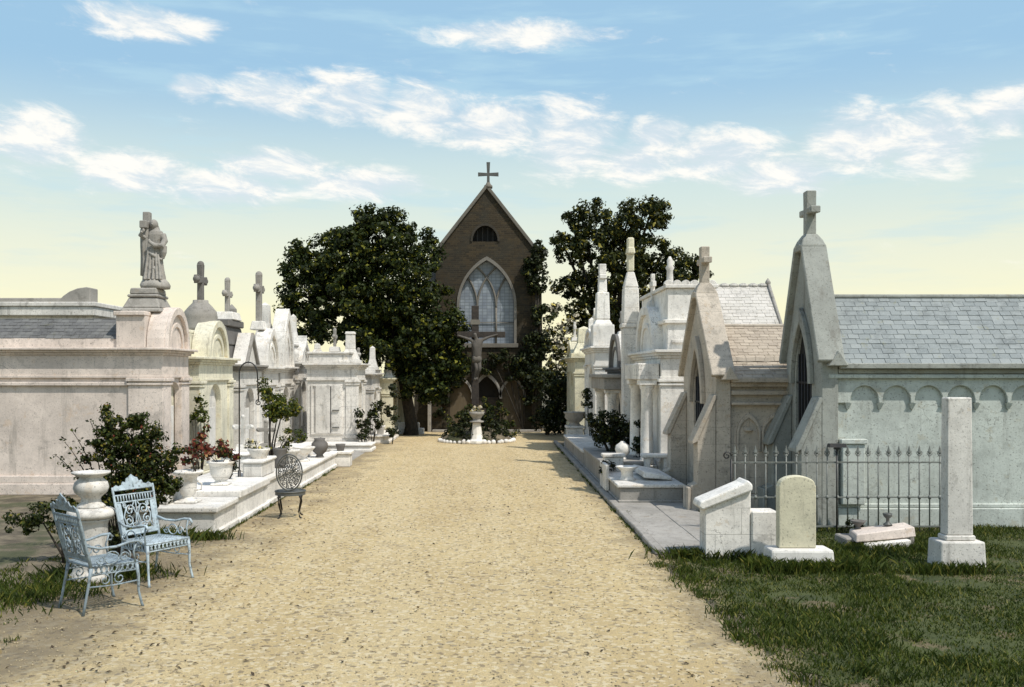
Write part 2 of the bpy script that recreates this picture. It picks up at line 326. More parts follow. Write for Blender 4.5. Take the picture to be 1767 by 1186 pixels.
class MB:
    def __init__(s): s.bm = bmesh.new()
    def face(s, pts, smooth=False):
        f = s.bm.faces.new([s.bm.verts.new(p) for p in pts]); f.smooth = smooth; return f
    def loops(s, loops, smooth=False, cap=(True, True), closed=True):
        """skin a list of vertex rings"""
        rs = [[s.bm.verts.new(p) for p in r] for r in loops]
        n = len(rs[0])
        for a, b in zip(rs[:-1], rs[1:]):
            for i in range(n if closed else n-1):
                j = (i+1) % n
                f = s.bm.faces.new((a[i], a[j], b[j], b[i])); f.smooth = smooth
        if cap[0]: s.bm.faces.new(rs[0])
        if cap[1]: s.bm.faces.new(list(reversed(rs[-1])))
    def box(s, x0, x1, y0, y1, z0, z1, tx=0.0, ty=None):
        ty = tx if ty is None else ty
        x0, x1 = min(x0,x1), max(x0,x1); y0, y1 = min(y0,y1), max(y0,y1)
        a = [(x0,y0,z0),(x1,y0,z0),(x1,y1,z0),(x0,y1,z0)]
        b = [(x0+tx,y0+ty,z1),(x1-tx,y0+ty,z1),(x1-tx,y1-ty,z1),(x0+tx,y1-ty,z1)]
        s.loops([a, b])
    def slab(s, fn, poly, t0, t1):
        s.loops([[fn(u, v, t0) for u, v in poly], [fn(u, v, t1) for u, v in poly]])
    def lathe(s, prof, c=(0,0,0), n=24, smooth=True, sy=1.0, rip=0.0, nrip=12):
        rings = []
        for r, z in prof:
            rings.append([(c[0]+r*(1+rip*cos(nrip*2*pi*i/n))*cos(2*pi*i/n), c[1]+sy*r*(1+rip*cos(nrip*2*pi*i/n))*sin(2*pi*i/n), c[2]+z) for i in range(n)])
        s.loops(rings, smooth)
    def tube(s, pts, r, n=6, smooth=True):
        pts = [Vector(p) for p in pts]
        rs = r if isinstance(r, (list, tuple)) else [r]*len(pts)
        rings = []; up = None
        for i, p in enumerate(pts):
            d = (pts[min(i+1, len(pts)-1)] - pts[max(i-1, 0)])
            d = d.normalized() if d.length > 1e-9 else Vector((0,0,1))
            if up is None:
                up = Vector((0,0,1)) if abs(d.z) < 0.9 else Vector((1,0,0))
            a = d.cross(up)
            if a.length < 1e-4: a = d.cross(Vector((0.3,1,0.2)))
            a.normalize(); b = d.cross(a).normalized(); up = b.cross(d) if False else up
            rings.append([p + (a*cos(2*pi*k/n) + b*sin(2*pi*k/n))*rs[i] for k in range(n)])
        s.loops(rings, smooth)
    def ball(s, c, rx, ry=None, rz=None, nu=14, nv=9, smooth=True):
        ry = rx if ry is None else ry; rz = rx if rz is None else rz
        rings = []
        for j in range(nv+1):
            th = pi*(0.02 + 0.96*j/nv)
            rings.append([(c[0]+rx*sin(th)*cos(2*pi*i/nu), c[1]+ry*sin(th)*sin(2*pi*i/nu), c[2]-rz*cos(th)) for i in range(nu)])
        s.loops(rings, smooth)
    def build(s, name, mat, parent=None, bevel=0.0, seg=1, remesh=0.0, offset=None):
        bm = s.bm
        bmesh.ops.recalc_face_normals(bm, faces=bm.faces[:])
        off = offset if offset is not None else (OFF[parent] if parent is not None else Vector())
        if off.length > 0: bmesh.ops.translate(bm, verts=bm.verts[:], vec=-off)
        me = bpy.data.meshes.new(name); bm.to_mesh(me); bm.free()
        o = bpy.data.objects.new(name, me); COL.objects.link(o)
        me.materials.append(M[mat] if isinstance(mat, str) else mat)
        o.parent = parent
        if parent is None and offset is not None: o.location = offset
        OFF[o] = off
        if parent is not None: CH.setdefault(parent, []).append(o)
        if remesh > 0:
            r = o.modifiers.new('fuse', 'REMESH'); r.mode = 'VOXEL'; r.voxel_size = remesh; r.use_smooth_shade = True
            sm = o.modifiers.new('soft', 'SMOOTH'); sm.factor = 0.4; sm.iterations = 1
        if bevel > 0:
            b = o.modifiers.new('bevel', 'BEVEL'); b.width = bevel; b.segments = seg; b.limit_method = 'ANGLE'; b.angle_limit = radians(40)
        return o

def struct(mb, name, mat, bevel=0.0): return tag(mb.build(name, mat, bevel=bevel), kind='structure')

# pixel -> metres (only for reading sizes off the photograph)
def PX(px, d): return (px-VX)/FPX*d
def PZ(py, d): return EYE-(py-VY)/FPX*d
def PD(py): return FPX*EYE/(py-VY)

def slates(T, x0, x1, ye, ze, yr, zr, mat, ex=.095, sw=.16, seed=1, name='slates'):
    """courses of separate thin slates on the near slope, from the eaves (ye, ze) to the ridge (yr, zr)"""
    rr = random.Random(seed); L = math.hypot(yr-ye, zr-ze); dy, dz = (yr-ye)/L, (zr-ze)/L; ny, nz = -dz, dy
    n = int(L/ex); mb = MB()
    for k in range(n+1):
        sb = k*ex-.02; x = x0-(sw*.5 if k % 2 else 0)+rr.uniform(-.02,.02)
        while x < x1:
            w = sw*rr.uniform(.92, 1.06); xa, xb = max(x+.003, x0), min(x+w-.003, x1); x += w
            if xb-xa < .02: continue
            j = rr.uniform(-.006,.006)-(.022 if rr.random() < .02 else 0); li = rr.uniform(.013,.019); li2 = li+rr.uniform(-.003,.003); st = min(sb+ex*1.7, L)
            def q(xx, s_, h): return (xx, ye+dy*s_+ny*h, ze+dz*s_+nz*h)
            mb.loops([[q(xa,sb+j,li-.009), q(xb,sb+j,li2-.009), q(xb,st,.001), q(xa,st,.001)], [q(xa,sb+j,li), q(xb,sb+j,li2), q(xb,st,.007), q(xa,st,.007)]])
    return mb.build(name, mat, T)

# outlines ----------------------------------------------------------
def round_arch(c, hw, zs, rise, n=14):      # right springing -> left springing, over the top
    return [(c+hw*cos(pi*i/n), zs+rise*sin(pi*i/n)) for i in range(n+1)]
def pointed_arch(c, hw, zs, rise, n=9):
    R = (hw*hw+rise*rise)/(2*hw); th = math.asin(min(1, rise/R))
    rt = [(c+hw-R+R*cos(th*i/n), zs+R*sin(th*i/n)) for i in range(n+1)]
    return rt + [(2*c-u, v) for u, v in reversed(rt[:-1])]
def ogee(c, hw, zs, rise, n=10):
    rt = []
    for i in range(n+1):
        q = i/n
        w = 1-q; k = w + 0.16*sin(2*pi*q)
        rt.append((c+hw*k, zs+rise*q))
    return rt + [(2*c-u, v) for u, v in reversed(rt[:-1])]
def tri(c, hw, zs, rise): return [(c+hw, zs), (c, zs+rise), (c-hw, zs)]
def walled(u0, u1, z0, z1, arches, top=None):
    """outline of a wall whose openings start at its lower edge; arches = outlines running right to left"""
    pts = [(u0, z0)]
    for a in sorted(arches, key=lambda q: q[0][0]):
        l = list(reversed(a))
        if l[0][1] > z0+1e-6: pts.append((l[0][0], z0))
        pts += l
        if l[-1][1] > z0+1e-6: pts.append((l[-1][0], z0))
    pts += [(u1, z0)]
    pts += top if top else [(u1, z1), (u0, z1)]
    return pts
def ring(out, c, z, k):                     # moulding strip between an outline and its inset copy
    return list(out) + [(c+(u-c)*k, z+(v-z)*k) for u, v in reversed(out)]

def cross_mb(mb, cx, cy, z0, z1, w, arm, bz, th=None, along='y', flare=0.0, ends=False, bh=None):
    th = w if th is None else th
    def f(u, z, t): return (cx+t, cy+u, z) if along == 'y' else (cx+u, cy+t, z)
    h = w/2; fl = flare; q = h if bh is None else bh
    mb.slab(f, [(-h-fl*.3, z0), (h+fl*.3, z0), (h, bz-q), (arm, bz-q-fl), (arm, bz+q+fl), (h, bz+q), (h+fl, z1), (-h-fl, z1), (-h, bz+q), (-arm, bz+q+fl), (-arm, bz-q-fl), (-h, bz-q)], -th/2, th/2)
    if ends:
        for u, z in ((arm, bz), (-arm, bz), (0, z1)):
            mb.ball(f(u, z, 0), w*.60, w*.60, w*.60, 10, 7)

# leaves ------------------------------------------------------------
def leaves(name, P, N, S, mat, parent=None, asp=0.55, fold=0.15, offset=None):
    P = np.asarray(P, float); N = np.asarray(N, float); S = np.asarray(S, float); n = len(P)
    N = N/np.maximum(np.linalg.norm(N, axis=1, keepdims=True), 1e-6)
    R = RNG.normal(size=(n,3)); A = np.cross(N, R); A /= np.maximum(np.linalg.norm(A, axis=1, keepdims=True), 1e-6); B = np.cross(N, A)
    s = S[:,None]
    V = np.stack([P+A*s*.5, P+B*s*asp*.5+N*s*fold, P-A*s*.5, P-B*s*asp*.5+N*s*fold], 1)
    off = offset if offset is not None else (OFF[parent] if parent is not None else Vector())
    V = (V - np.array(off)).reshape(-1, 3)
    me = bpy.data.meshes.new(name); me.vertices.add(4*n); me.vertices.foreach_set('co', V.ravel())
    me.loops.add(4*n); me.loops.foreach_set('vertex_index', np.arange(4*n, dtype=np.int32))
    me.polygons.add(n); me.polygons.foreach_set('loop_start', np.arange(0, 4*n, 4, dtype=np.int32))
    me.update(calc_edges=True); me.validate()
    o = bpy.data.objects.new(name, me); COL.objects.link(o); me.materials.append(M[mat]); o.parent = parent; OFF[o] = off
    if parent is None and offset is not None: o.location = offset
    if parent is not None: CH.setdefault(parent, []).append(o)
    return o
def rdir(n):
    v = RNG.normal(size=(n,3)); return v/np.linalg.norm(v, axis=1, keepdims=True)
def crown(blobs, cl_r, cl_n, leaf, per=55, inner=0.35, up=0.2):
    """blobs: (x,y,z,rx,ry,rz); clumps of leaves over each blob's surface and, thinner, within it"""
    P, N, S = [], [], []
    for b in blobs:
        c = np.array(b[:3]); r = np.array(b[3:6])
        k = max(3, int(cl_n*(r.prod()**(2/3))))
        for i in range(k):
            d = rdir(1)[0]; q = RNG.uniform(.80, 1.04) if RNG.random() > inner else RNG.uniform(.2, .8)
            cc = c + d*r*q; cr = cl_r*RNG.uniform(.55, 1.25)
            m = int(per*RNG.uniform(.6, 1.3))
            dd = rdir(m); dd[:,2] += up
            P.append(cc + dd*cr*RNG.uniform(.35, 1.0, (m,1))*np.array([1,1,.8])); N.append(dd + RNG.normal(size=(m,3))*.45); S.append(leaf*RNG.uniform(.6, 1.35, m))
    return np.concatenate(P), np.concatenate(N), np.concatenate(S)

# ================================================================== SETTING
def wig(a, k=0.05): return a + random.uniform(-k, k)
g = MB(); g.face([(-600,-60,0),(600,-60,0),(600,900,0),(-600,900,0)]); struct(g, 'ground', 'soil')
pth = []
ys = [2+0.5*i for i in range(71)]
for y in ys:
    l = -3.68 if y > 13 else -3.75-0.9*min(1, (13-y)/2.5)
    pth.append((wig(l, .06 if y > 12 else .12), y))
rt = []
for y in ys:
    r = 1.97 if y > 11.3 else 1.97+0.06*(11.3-y)
    rt.append((wig(r, .02 if y > 11 else .06), y))
g = MB()
for i in range(len(ys)-1): g.face([(pth[i][0],ys[i],.004),(rt[i][0],ys[i],.004),(rt[i+1][0],ys[i+1],.004),(pth[i+1][0],ys[i+1],.004)])
struct(g, 'gravel_path', 'gravel')
g = MB(); g.face([(-3.7,31.2,.002),(2.4,31.2,.002),(2.9,37.0,.002),(-3.1,37.0,.002)]); struct(g, 'path', 'gravel')
g = MB()
pts = [(2.02+.06*max(0, 11.3-y)+random.uniform(-.05,.05)+.10*sin(y*3.1)+.06*sin(y*11), y) for y in np.arange(2, 11.6, .07)]
g.face([(x, y, .007) for x, y in pts] + [(3.0,11.75,.007),(3.4,13.9,.007),(12,13.9,.007),(12,2,.007)]); struct(g, 'lawn', 'lawn')
g = MB()
yy = 11.7
while yy < 30.6:
    L = random.uniform(.8, 1.2); h = .075+random.uniform(-.008,.008)
    g.box(1.98+random.uniform(-.01,.01), 2.10, yy, min(yy+L-.012, 30.7), 0, h); yy += L
struct(g, 'kerb', 'grey', 0.012)
g = MB()
yy = 11.8
while yy < 16.0:
    L = min(random.uniform(.75, .95), 16.05-yy)
    for xa, xb in ((2.11, 2.66), (2.67, 3.24)): g.box(xa, xb, yy, yy+L-.01, 0, .05+random.uniform(-.004,.004))
    yy += L
struct(g, 'pavement', 'pave', 0.006)

# stones and litter on the path (nobody could count them)
def pebbles():
    n = 11000
    d = 6.3 + (RNG.random(n)**1.7)*22; x = RNG.uniform(-4.3, 2.0, n)
    r = RNG.uniform(.004, .013, n)*(1+.6*(RNG.random(n) > .97))
    base = np.array([(1,0,0),(0,1,0),(-1,0,0),(0,-1,0),(0,0,.75),(0,0,-.4)], float)
    V = base[None]*r[:,None,None]*RNG.uniform(.6,1.3,(n,6,1)); a = RNG.uniform(0,6.28,n)
    X = V[:,:,0]*np.cos(a)[:,None]-V[:,:,1]*np.sin(a)[:,None]; Y = V[:,:,0]*np.sin(a)[:,None]+V[:,:,1]*np.cos(a)[:,None]
    V = np.stack([X+x[:,None], Y+d[:,None], V[:,:,2]+.004+r[:,None]*.25], 2).reshape(-1,3)
    tri_ = np.array([(0,1,4),(1,2,4),(2,3,4),(3,0,4),(1,0,5),(2,1,5),(3,2,5),(0,3,5)])
    F = (tri_[None]+6*np.arange(n)[:,None,None]).reshape(-1).astype(np.int32)
    me = bpy.data.meshes.new('loose_gravel'); me.vertices.add(len(V)); me.vertices.foreach_set('co', V.ravel())
    me.loops.add(len(F)); me.loops.foreach_set('vertex_index', F); me.polygons.add(len(F)//3); me.polygons.foreach_set('loop_start', np.arange(0,len(F),3,dtype=np.int32))
    me.update(calc_edges=True); o = bpy.data.objects.new('loose_gravel', me); COL.objects.link(o); me.materials.append(M['pebble'])
    tag(o, 'loose pale pebbles strewn over the yellow gravel path', 'gravel', kind='stuff')
pebbles()
n = 900
P = np.stack([np.where(RNG.random(n) > .45, RNG.uniform(-4.6,-2.6,n), RNG.uniform(-3.6,1.9,n)), 6.5+RNG.random(n)**1.3*14, np.full(n,.014)], 1)
o = leaves('fallen_leaves', P, np.tile((0,0,1.0),(n,1))+RNG.normal(size=(n,3))*.3, RNG.uniform(.02,.06,n), 'straw', asp=.5)
tag(o, 'dark dry leaves scattered on the gravel path', 'leaf litter', kind='stuff')

def grass_field():
    def patch(n, fx, fy): return fx(n), fy(n)
    xs, ys_, hs = [], [], []
    n = 95000
    y = 6.2 + (RNG.random(n)**1.15)*7.5; x = 2.0 + RNG.random(n)*6.4
    edge = 2.03 + .06*np.clip(11.3-y, 0, 9) + .10*np.sin(y*3.1) + .06*np.sin(y*11) - RNG.exponential(.13, n)
    ok = (x > edge) & ~((y > 11.5) & (x < 3.25))
    xs.append(x[ok]); ys_.append(y[ok]); hs.append(RNG.uniform(.02,.055,ok.sum())*(.55+.9*(np.sin(x[ok]*2.3+np.sin(y[ok]*1.7)*2)*.5+.5)))
    bare = np.sin(xs[0]*1.9+1.3*np.sin(ys_[0]*1.1))*np.sin(ys_[0]*2.3+.7*xs[0])
    keep = (bare < .72) | (RNG.random(len(bare)) < .25)
    xs[0], ys_[0], hs[0] = xs[0][keep], ys_[0][keep], hs[0][keep]*(1-.35*np.clip(bare[keep],0,1))
    for _ in range(150):                       # coarse tufts, some spilling on to the gravel
        cy = RNG.uniform(6.3, 13); cx = 2.0+.06*max(0,11.3-cy)+RNG.exponential(1.2)-.18; m = int(RNG.uniform(10,60)); hh = RNG.uniform(.04,.11)
        if cx > 7.5 or (cy > 11.4 and cx < 3.3): continue
        xs.append(RNG.normal(cx,.05,m)); ys_.append(RNG.normal(cy,.05,m)); hs.append(RNG.uniform(hh*.4,hh,m))
    for (cx, cy, rx, ry, m, h) in [(3.5,10.62,.55,.10,1300,.17),(3.0,11.35,.55,.08,900,.16),(3.05,10.75,.12,.15,500,.18),(3.95,10.9,.15,.2,500,.16),(4.9,11.9,.8,.15,1300,.13),
                           (5.0,10.55,.5,.08,700,.15),(2.5,11.45,.35,.1,700,.15),(4.3,11.5,.5,.5,900,.12),
                           (-4.2,10.4,.5,.25,1500,.16),(-4.55,9.6,.5,.6,1500,.12),(-3.75,12.75,.25,.1,500,.14),(-4.6,12.4,.5,.25,1600,.25)]:
        xs.append(RNG.normal(cx, rx*.6, m)); ys_.append(RNG.normal(cy, ry*.6, m)); hs.append(RNG.uniform(h*.35, h, m))
    for (xa, ya, yb, k) in [(-3.66,13.1,18.3,60),(-3.60,18.4,22.5,30),(1.95,11.8,29,75),(2.12,12,16,25),(-3.25,30.3,33.3,14),(3.28,12.0,16,25)]:
        for _ in range(k):
            cy = RNG.uniform(ya, yb); m = int(RNG.uniform(4, 26)); hh = RNG.uniform(.02,.075)
            xs.append(RNG.normal(xa, .022, m)); ys_.append(RNG.normal(cy, .07, m)); hs.append(RNG.uniform(hh*.4, hh, m))
    for _ in range(70):
        cx = RNG.uniform(-5.5,-3.9); cy = RNG.uniform(6.4,12.6); m = int(RNG.uniform(6,40)); hh = RNG.uniform(.02,.09)
        xs.append(RNG.normal(cx, .05, m)); ys_.append(RNG.normal(cy, .05, m)); hs.append(RNG.uniform(hh*.4, hh, m))
    x = np.concatenate(xs); y = np.concatenate(ys_); h = np.concatenate(hs); n = len(x)
    a = RNG.uniform(0, 6.28, n); w = RNG.uniform(.0025,.006,n)*1.3; lx = RNG.normal(0,.45,n)*h; ly = RNG.normal(0,.45,n)*h
    z0 = np.full(n, .008)
    V = np.stack([np.stack([x+np.cos(a)*w, y+np.sin(a)*w, z0],1), np.stack([x-np.cos(a)*w, y-np.sin(a)*w, z0],1),
                  np.stack([x-np.cos(a)*w*.7+lx*.4, y-np.sin(a)*w*.7+ly*.4, z0+h*.6],1), np.stack([x+lx, y+ly, z0+h],1)],1).reshape(-1,3)
    me = bpy.data.meshes.new('grass'); me.vertices.add(4*n); me.vertices.foreach_set('co', V.ravel())
    me.loops.add(4*n); me.loops.foreach_set('vertex_index', np.arange(4*n, dtype=np.int32)); me.polygons.add(n); me.polygons.foreach_set('loop_start', np.arange(0,4*n,4,dtype=np.int32))
    me.update(calc_edges=True); o = bpy.data.objects.new('grass', me); COL.objects.link(o); me.materials.append(M['grass'])
    tag(o, 'rough green grass around the headstones and the stone pedestal', 'grass', kind='stuff')
grass_field()

# ================================================================== CHAPEL
def chapel():
    Y = 36.6; C = -0.18; HW = 1.94
    T = thing('chapel', 'small dark brown brick chapel with steep gable at the end of the gravel path', 'chapel', (C, Y, 0))
    f = lambda u, z, t: (u, Y-t, z)
    L, R = C-HW, C+HW
    zs, ze, za = 3.19, 6.78, 9.25
    mb = MB()
    arches = [pointed_arch(-1.17,.42,1.30,.70), pointed_arch(C,.50,1.25,.90), pointed_arch(.80,.42,1.30,.70)]
    mb.slab(f, walled(L, R, 0, zs, arches), -.40, 0)
    zl = 7.22; k = HW*(za-zl)/(za-ze)
    mb.slab(f, walled(L, R, zs, zl, [pointed_arch(C,1.09,4.78,1.805)], top=[(R, ze), (C+k, zl), (C-k, zl), (L, ze)]), -.40, 0)
    mb.slab(f, walled(C-k, C+k, zl, za, [round_arch(C-.06,.48,zl,.62)], top=[(C, za)]), -.40, 0)
    mb.build('front_wall', 'brick', T)
    mb = MB()
    for x0, x1 in ((L, L+.35), (R-.35, R)): mb.box(x0, x1, Y+.402, Y+11, 0, ze)
    mb.box(L+.352, R-.352, Y+10.6, Y+11, 0, ze); mb.build('side_wall', 'brick', T)
    mb = MB()
    for s in (-1, 1):
        mb.slab(lambda u, z, t: (u, Y+t, z), [(C+s*(HW+.22), ze-.28), (C, za-.03), (C, za+.10), (C+s*(HW+.26), ze-.16)], .41, 11.1)
    mb.build('roof', 'slate_dark', T)
    mb = MB()
    for s in (-1, 1):
        mb.slab(f, [(C+s*(HW+.16), ze-.24), (C, za-.02), (C, za+.17), (C+s*(HW+.27), ze-.18)], -.38, .09)
    mb.build('gable_coping', 'trim', T, .01)
    mb = MB(); cross_mb(mb, C+.06, Y+.05, za+.12, 10.24, .10, .39, 9.78, .09, 'x', .02); mb.build('roof_cross', 'iron_gr', T)
    mb = MB(); mb.lathe([(.16,0),(.16,.10),(.09,.16),(.07,.22)], (C+.06, Y+.05, za+.0), 12); mb.build('finial_base', 'trim', T)
    # lunette
    lun = MB(); lun.slab(f, round_arch(C-.06,.475,zl+.003,.615), -.33, -.29); lo = lun.build('lunette_window', 'shade_black', T)
    mb = MB()
    mb.slab(f, ring(round_arch(C-.06,.56,zl,.70), C-.06, zl, .86), -.02, .035); mb.build('brick_surround', 'brick_dk', lo)
    mb = MB()
    for u in (-.3,-.1,.1,.3): mb.box(C-.06+u-.012, C-.06+u+.012, Y+.24, Y+.26, zl+.01, zl+.60*math.sqrt(1-(u/.49)**2))
    mb.build('grille', 'iron', lo)
    # gothic window
    ga = pointed_arch(C,1.085,4.78,1.80,14)
    gw = MB(); gw.slab(f, [(C-1.085, zs+.16), (C+1.085, zs+.16)] + ga, -.27, -.24); gwo = gw.build('gothic_window', 'glass', T)
    mb = MB()
    o_ = [(C+1.135, zs+.16)] + pointed_arch(C,1.135,4.78,1.875,14) + [(C-1.135, zs+.16)]
    i_ = [(C+1.04, zs+.16)] + pointed_arch(C,1.04,4.78,1.73,14) + [(C-1.04, zs+.16)]
    mb.slab(f, o_ + i_[::-1], -.2, .05); mb.build('stone_frame', 'frame', gwo)
    mb = MB(); mb.box(C-1.2, C+1.2, Y-.08, Y+.3, zs+.0, zs+.155); mb.build('sill', 'trim', gwo, .01)
    mb = MB(); r = .042
    def arcs(c, hw, zs_, rise): return [(u, Y+.20, v) for u, v in pointed_arch(c, hw, zs_, rise, 12)]
    for u in (C-.36, C+.36): mb.tube([(u, Y+.2, zs+.16), (u, Y+.2, 4.75)], r, 6)
    # intersecting tracery: every mullion branches both ways
    Rr = (1.085**2+1.80**2)/(2*1.085)
    for u0 in (C-.36, C+.36):
        for s in (-1, 1):
            pts = []
            for i in range(26):
                th = i*.04; u = u0 + s*(Rr-Rr*cos(th)); v = 4.72 + Rr*sin(th)
                hwv = 0
                th2 = math.asin(max(-1, min(1, (v-4.78)/Rr))) if v < 4.78+Rr else 9
                lim = 1.085-Rr+Rr*cos(th2) if th2 < 3 else -1
                if abs(u-C) > lim-.01: break
                pts.append((u, Y+.2, v))
            if len(pts) > 1: mb.tube(pts, r, 6)
    mb.tube([(C-1.05,Y+.2,4.15),(C+1.05,Y+.2,4.15)], .018, 6)
    mb.build('tracery', 'frame', gwo)
    # portal: three pointed arches, side ones walled up
    for c, hw, rise, zs_, mt, nm in ((-1.17,.41,.69,1.30,'infill','blind_arch'), (.80,.41,.69,1.30,'infill','blind_arch'), (C,.49,.89,1.25,'shade_black','doorway')):
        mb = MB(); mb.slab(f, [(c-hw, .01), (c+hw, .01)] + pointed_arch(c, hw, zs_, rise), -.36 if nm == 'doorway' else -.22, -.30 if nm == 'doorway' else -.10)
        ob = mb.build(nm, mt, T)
        m2 = MB(); oo = pointed_arch(c, hw+.10, zs_, rise+.12); m2.slab(f, ring(oo, c, zs_, .84), -.03, .06); m2.build('hood_mould', 'grey', ob)
        if nm == 'doorway':
            m2 = MB()
            for s in (-1, 1):
                m2.box(c+s*.02, c+s*.44, Y+.26, Y+.298, .02, 1.3)
                m2.box(c+s*.08, c+s*.38, Y+.235, Y+.262, .12, .6); m2.box(c+s*.08, c+s*.38, Y+.235, Y+.262, .7, 1.22)
            m2.build('door', 'wood', ob, .006)
    mb = MB()
    for x0, x1 in ((L-.16, L+.24), (R-.24, R+.16)):
        mb2 = MB(); mb2.box(x0, x1, Y-.16, Y-.002, 0, 4.1); mb2.slab(lambda u, z, t: (x0+u, Y-.002-t, z), [(0,4.1),(x1-x0,4.1),(x1-x0,4.12),(0,4.12)], 0, .16)
        mb2.slab(lambda u, z, t: (u, Y-.002-t, z), [(x0,4.122),(x1,4.122),(x1-.02,5.4),(x0+.02,5.4)], 0, .09)
        mb2.build('buttress', 'brick', T)
    mb = MB(); mb.box(L-.3, L-.001, Y+.3, Y+.6, 5.0, 6.35); mb.build('corner_pier', 'grey', T, .01)
    mb = MB(); mb.box(L-.1, R+.1, Y-.55, Y-.17, 0, .09); mb.box(C-.7, C+.7, Y-.3, Y-.165, .091, .17); mb.build('doorstep', 'grey', T, .01)
chapel()

# dark wall and pale post at the chapel's left
T = thing('boundary_wall', 'blackened brick boundary wall in the shade left of the chapel', 'wall', (-2.65, 37.0, 0))
mb = MB(); mb.box(-3.1, -2.42, 36.9, 37.15, 0, 2.25); mb.build('brickwork', 'brick_dk', T)
mb = MB(); mb.box(-3.14, -2.42, 36.86, 37.19, 2.252, 2.33); mb.build('coping', 'grey', T, .01)
T = thing('gate_post', 'slim grey stone post standing against the left side of the chapel', 'post', (-2.36, 36.3, 0))
mb = MB(); mb.box(-2.40, -2.27, 36.2, 36.33, 0, 1.42); mb.build('shaft', 'grey', T, .01)
mb = MB(); mb.box(-2.43, -2.24, 36.17, 36.36, 1.421, 1.5, .03); mb.build('cap', 'grey', T, .01)

# crucifix in front of the chapel -----------------------------------------
def crucifix():
    d = 33.1; X = PX(820, d)
    T = thing('crucifix', 'tall dark wooden crucifix with a pale figure before the chapel window', 'crucifix', (X, d, 0))
    top = PZ(528, d); bz = PZ(578, d)
    mb = MB(); mb.box(X-.125, X+.125, d-.08, d+.08, 0, top); mb.build('post', 'wood', T, .01)
    mb = MB(); mb.box(X-.62, X+1.03, d-.235, d-.081, bz-.10, bz+.10); mb.build('crossbeam', 'wood', T, .01)
    mb = MB(); mb.box(X-.16, X+.16, d-.10, d-.081, bz+.35, bz+.52); mb.build('title_board', 'trim', T)
    # body: one skinned surface
    yf = d-.30
    J = {'pel':(X+.05,yf,bz-.78), 'bel':(X+.08,yf-.03,bz-.58), 'che':(X+.06,yf-.04,bz-.33), 'nck':(X+.04,yf-.04,bz-.15), 'hd0':(X+.01,yf-.07,bz-.06), 'hd1':(X-.02,yf-.09,bz+.06),
         'sl':(X-.12,yf-.02,bz-.20), 'el':(X-.32,yf+.02,bz-.12), 'wl':(X-.53,yf+.03,bz-.05), 'fl':(X-.60,yf+.03,bz-.03),
         'sr':(X+.22,yf-.02,bz-.20), 'er':(X+.44,yf+.02,bz-.10), 'wr':(X+.70,yf+.03,bz-.02), 'fr':(X+.78,yf+.03,bz+.0),
         'hl':(X-.01,yf,bz-.86), 'kl':(X+.06,yf-.12,bz-1.16), 'al':(X+.0,yf+.02,bz-1.48), 'tl':(X+.0,yf-.09,bz-1.56),
         'hr':(X+.12,yf,bz-.86), 'kr':(X+.17,yf-.12,bz-1.16), 'ar':(X+.06,yf+.02,bz-1.46), 'tr':(X+.05,yf-.10,bz-1.55)}
    Rd = {'pel':.135,'bel':.125,'che':.16,'nck':.06,'hd0':.085,'hd1':.08,'sl':.075,'el':.055,'wl':.04,'fl':.04,'sr':.075,'er':.055,'wr':.04,'fr':.04,
          'hl':.10,'kl':.075,'al':.05,'tl':.045,'hr':.10,'kr':.075,'ar':.05,'tr':.045}
    E = [('pel','bel'),('bel','che'),('che','nck'),('nck','hd0'),('hd0','hd1'),('che','sl'),('sl','el'),('el','wl'),('wl','fl'),('che','sr'),('sr','er'),('er','wr'),('wr','fr'),
         ('pel','hl'),('hl','kl'),('kl','al'),('al','tl'),('pel','hr'),('hr','kr'),('kr','ar'),('ar','tr')]
    keys = list(J); me = bpy.data.meshes.new('figure')
    me.from_pydata([Vector(J[k])-OFF[T] for k in keys], [(keys.index(a), keys.index(b)) for a, b in E], []); me.update()
    o = bpy.data.objects.new('figure', me); COL.objects.link(o); o.parent = T; me.materials.append(M['skin']); CH.setdefault(T, []).append(o); OFF[o] = OFF[T]
    sk = o.modifiers.new('skin', 'SKIN'); sk.use_smooth_shade = True
    bmv = me.skin_vertices[0].data
    for i, k in enumerate(keys): bmv[i].radius = (Rd[k], Rd[k]*.85); bmv[i].use_root = (k == 'pel')
    ss = o.modifiers.new('sub', 'SUBSURF'); ss.levels = 2; ss.render_levels = 2
    mb = MB(); n = 20
    mb.loops([[(X+.06+(.135+.012*sin(5*2*pi*i/n))*k*cos(2*pi*i/n), yf+(.12+.01*sin(5*2*pi*i/n))*k*sin(2*pi*i/n), z) for i in range(n)] for k, z in ((1.1,bz-.74),(1.2,bz-.84),(1.18,bz-.96))], True)
    mb.build('loincloth', 'cloth', o)
crucifix()

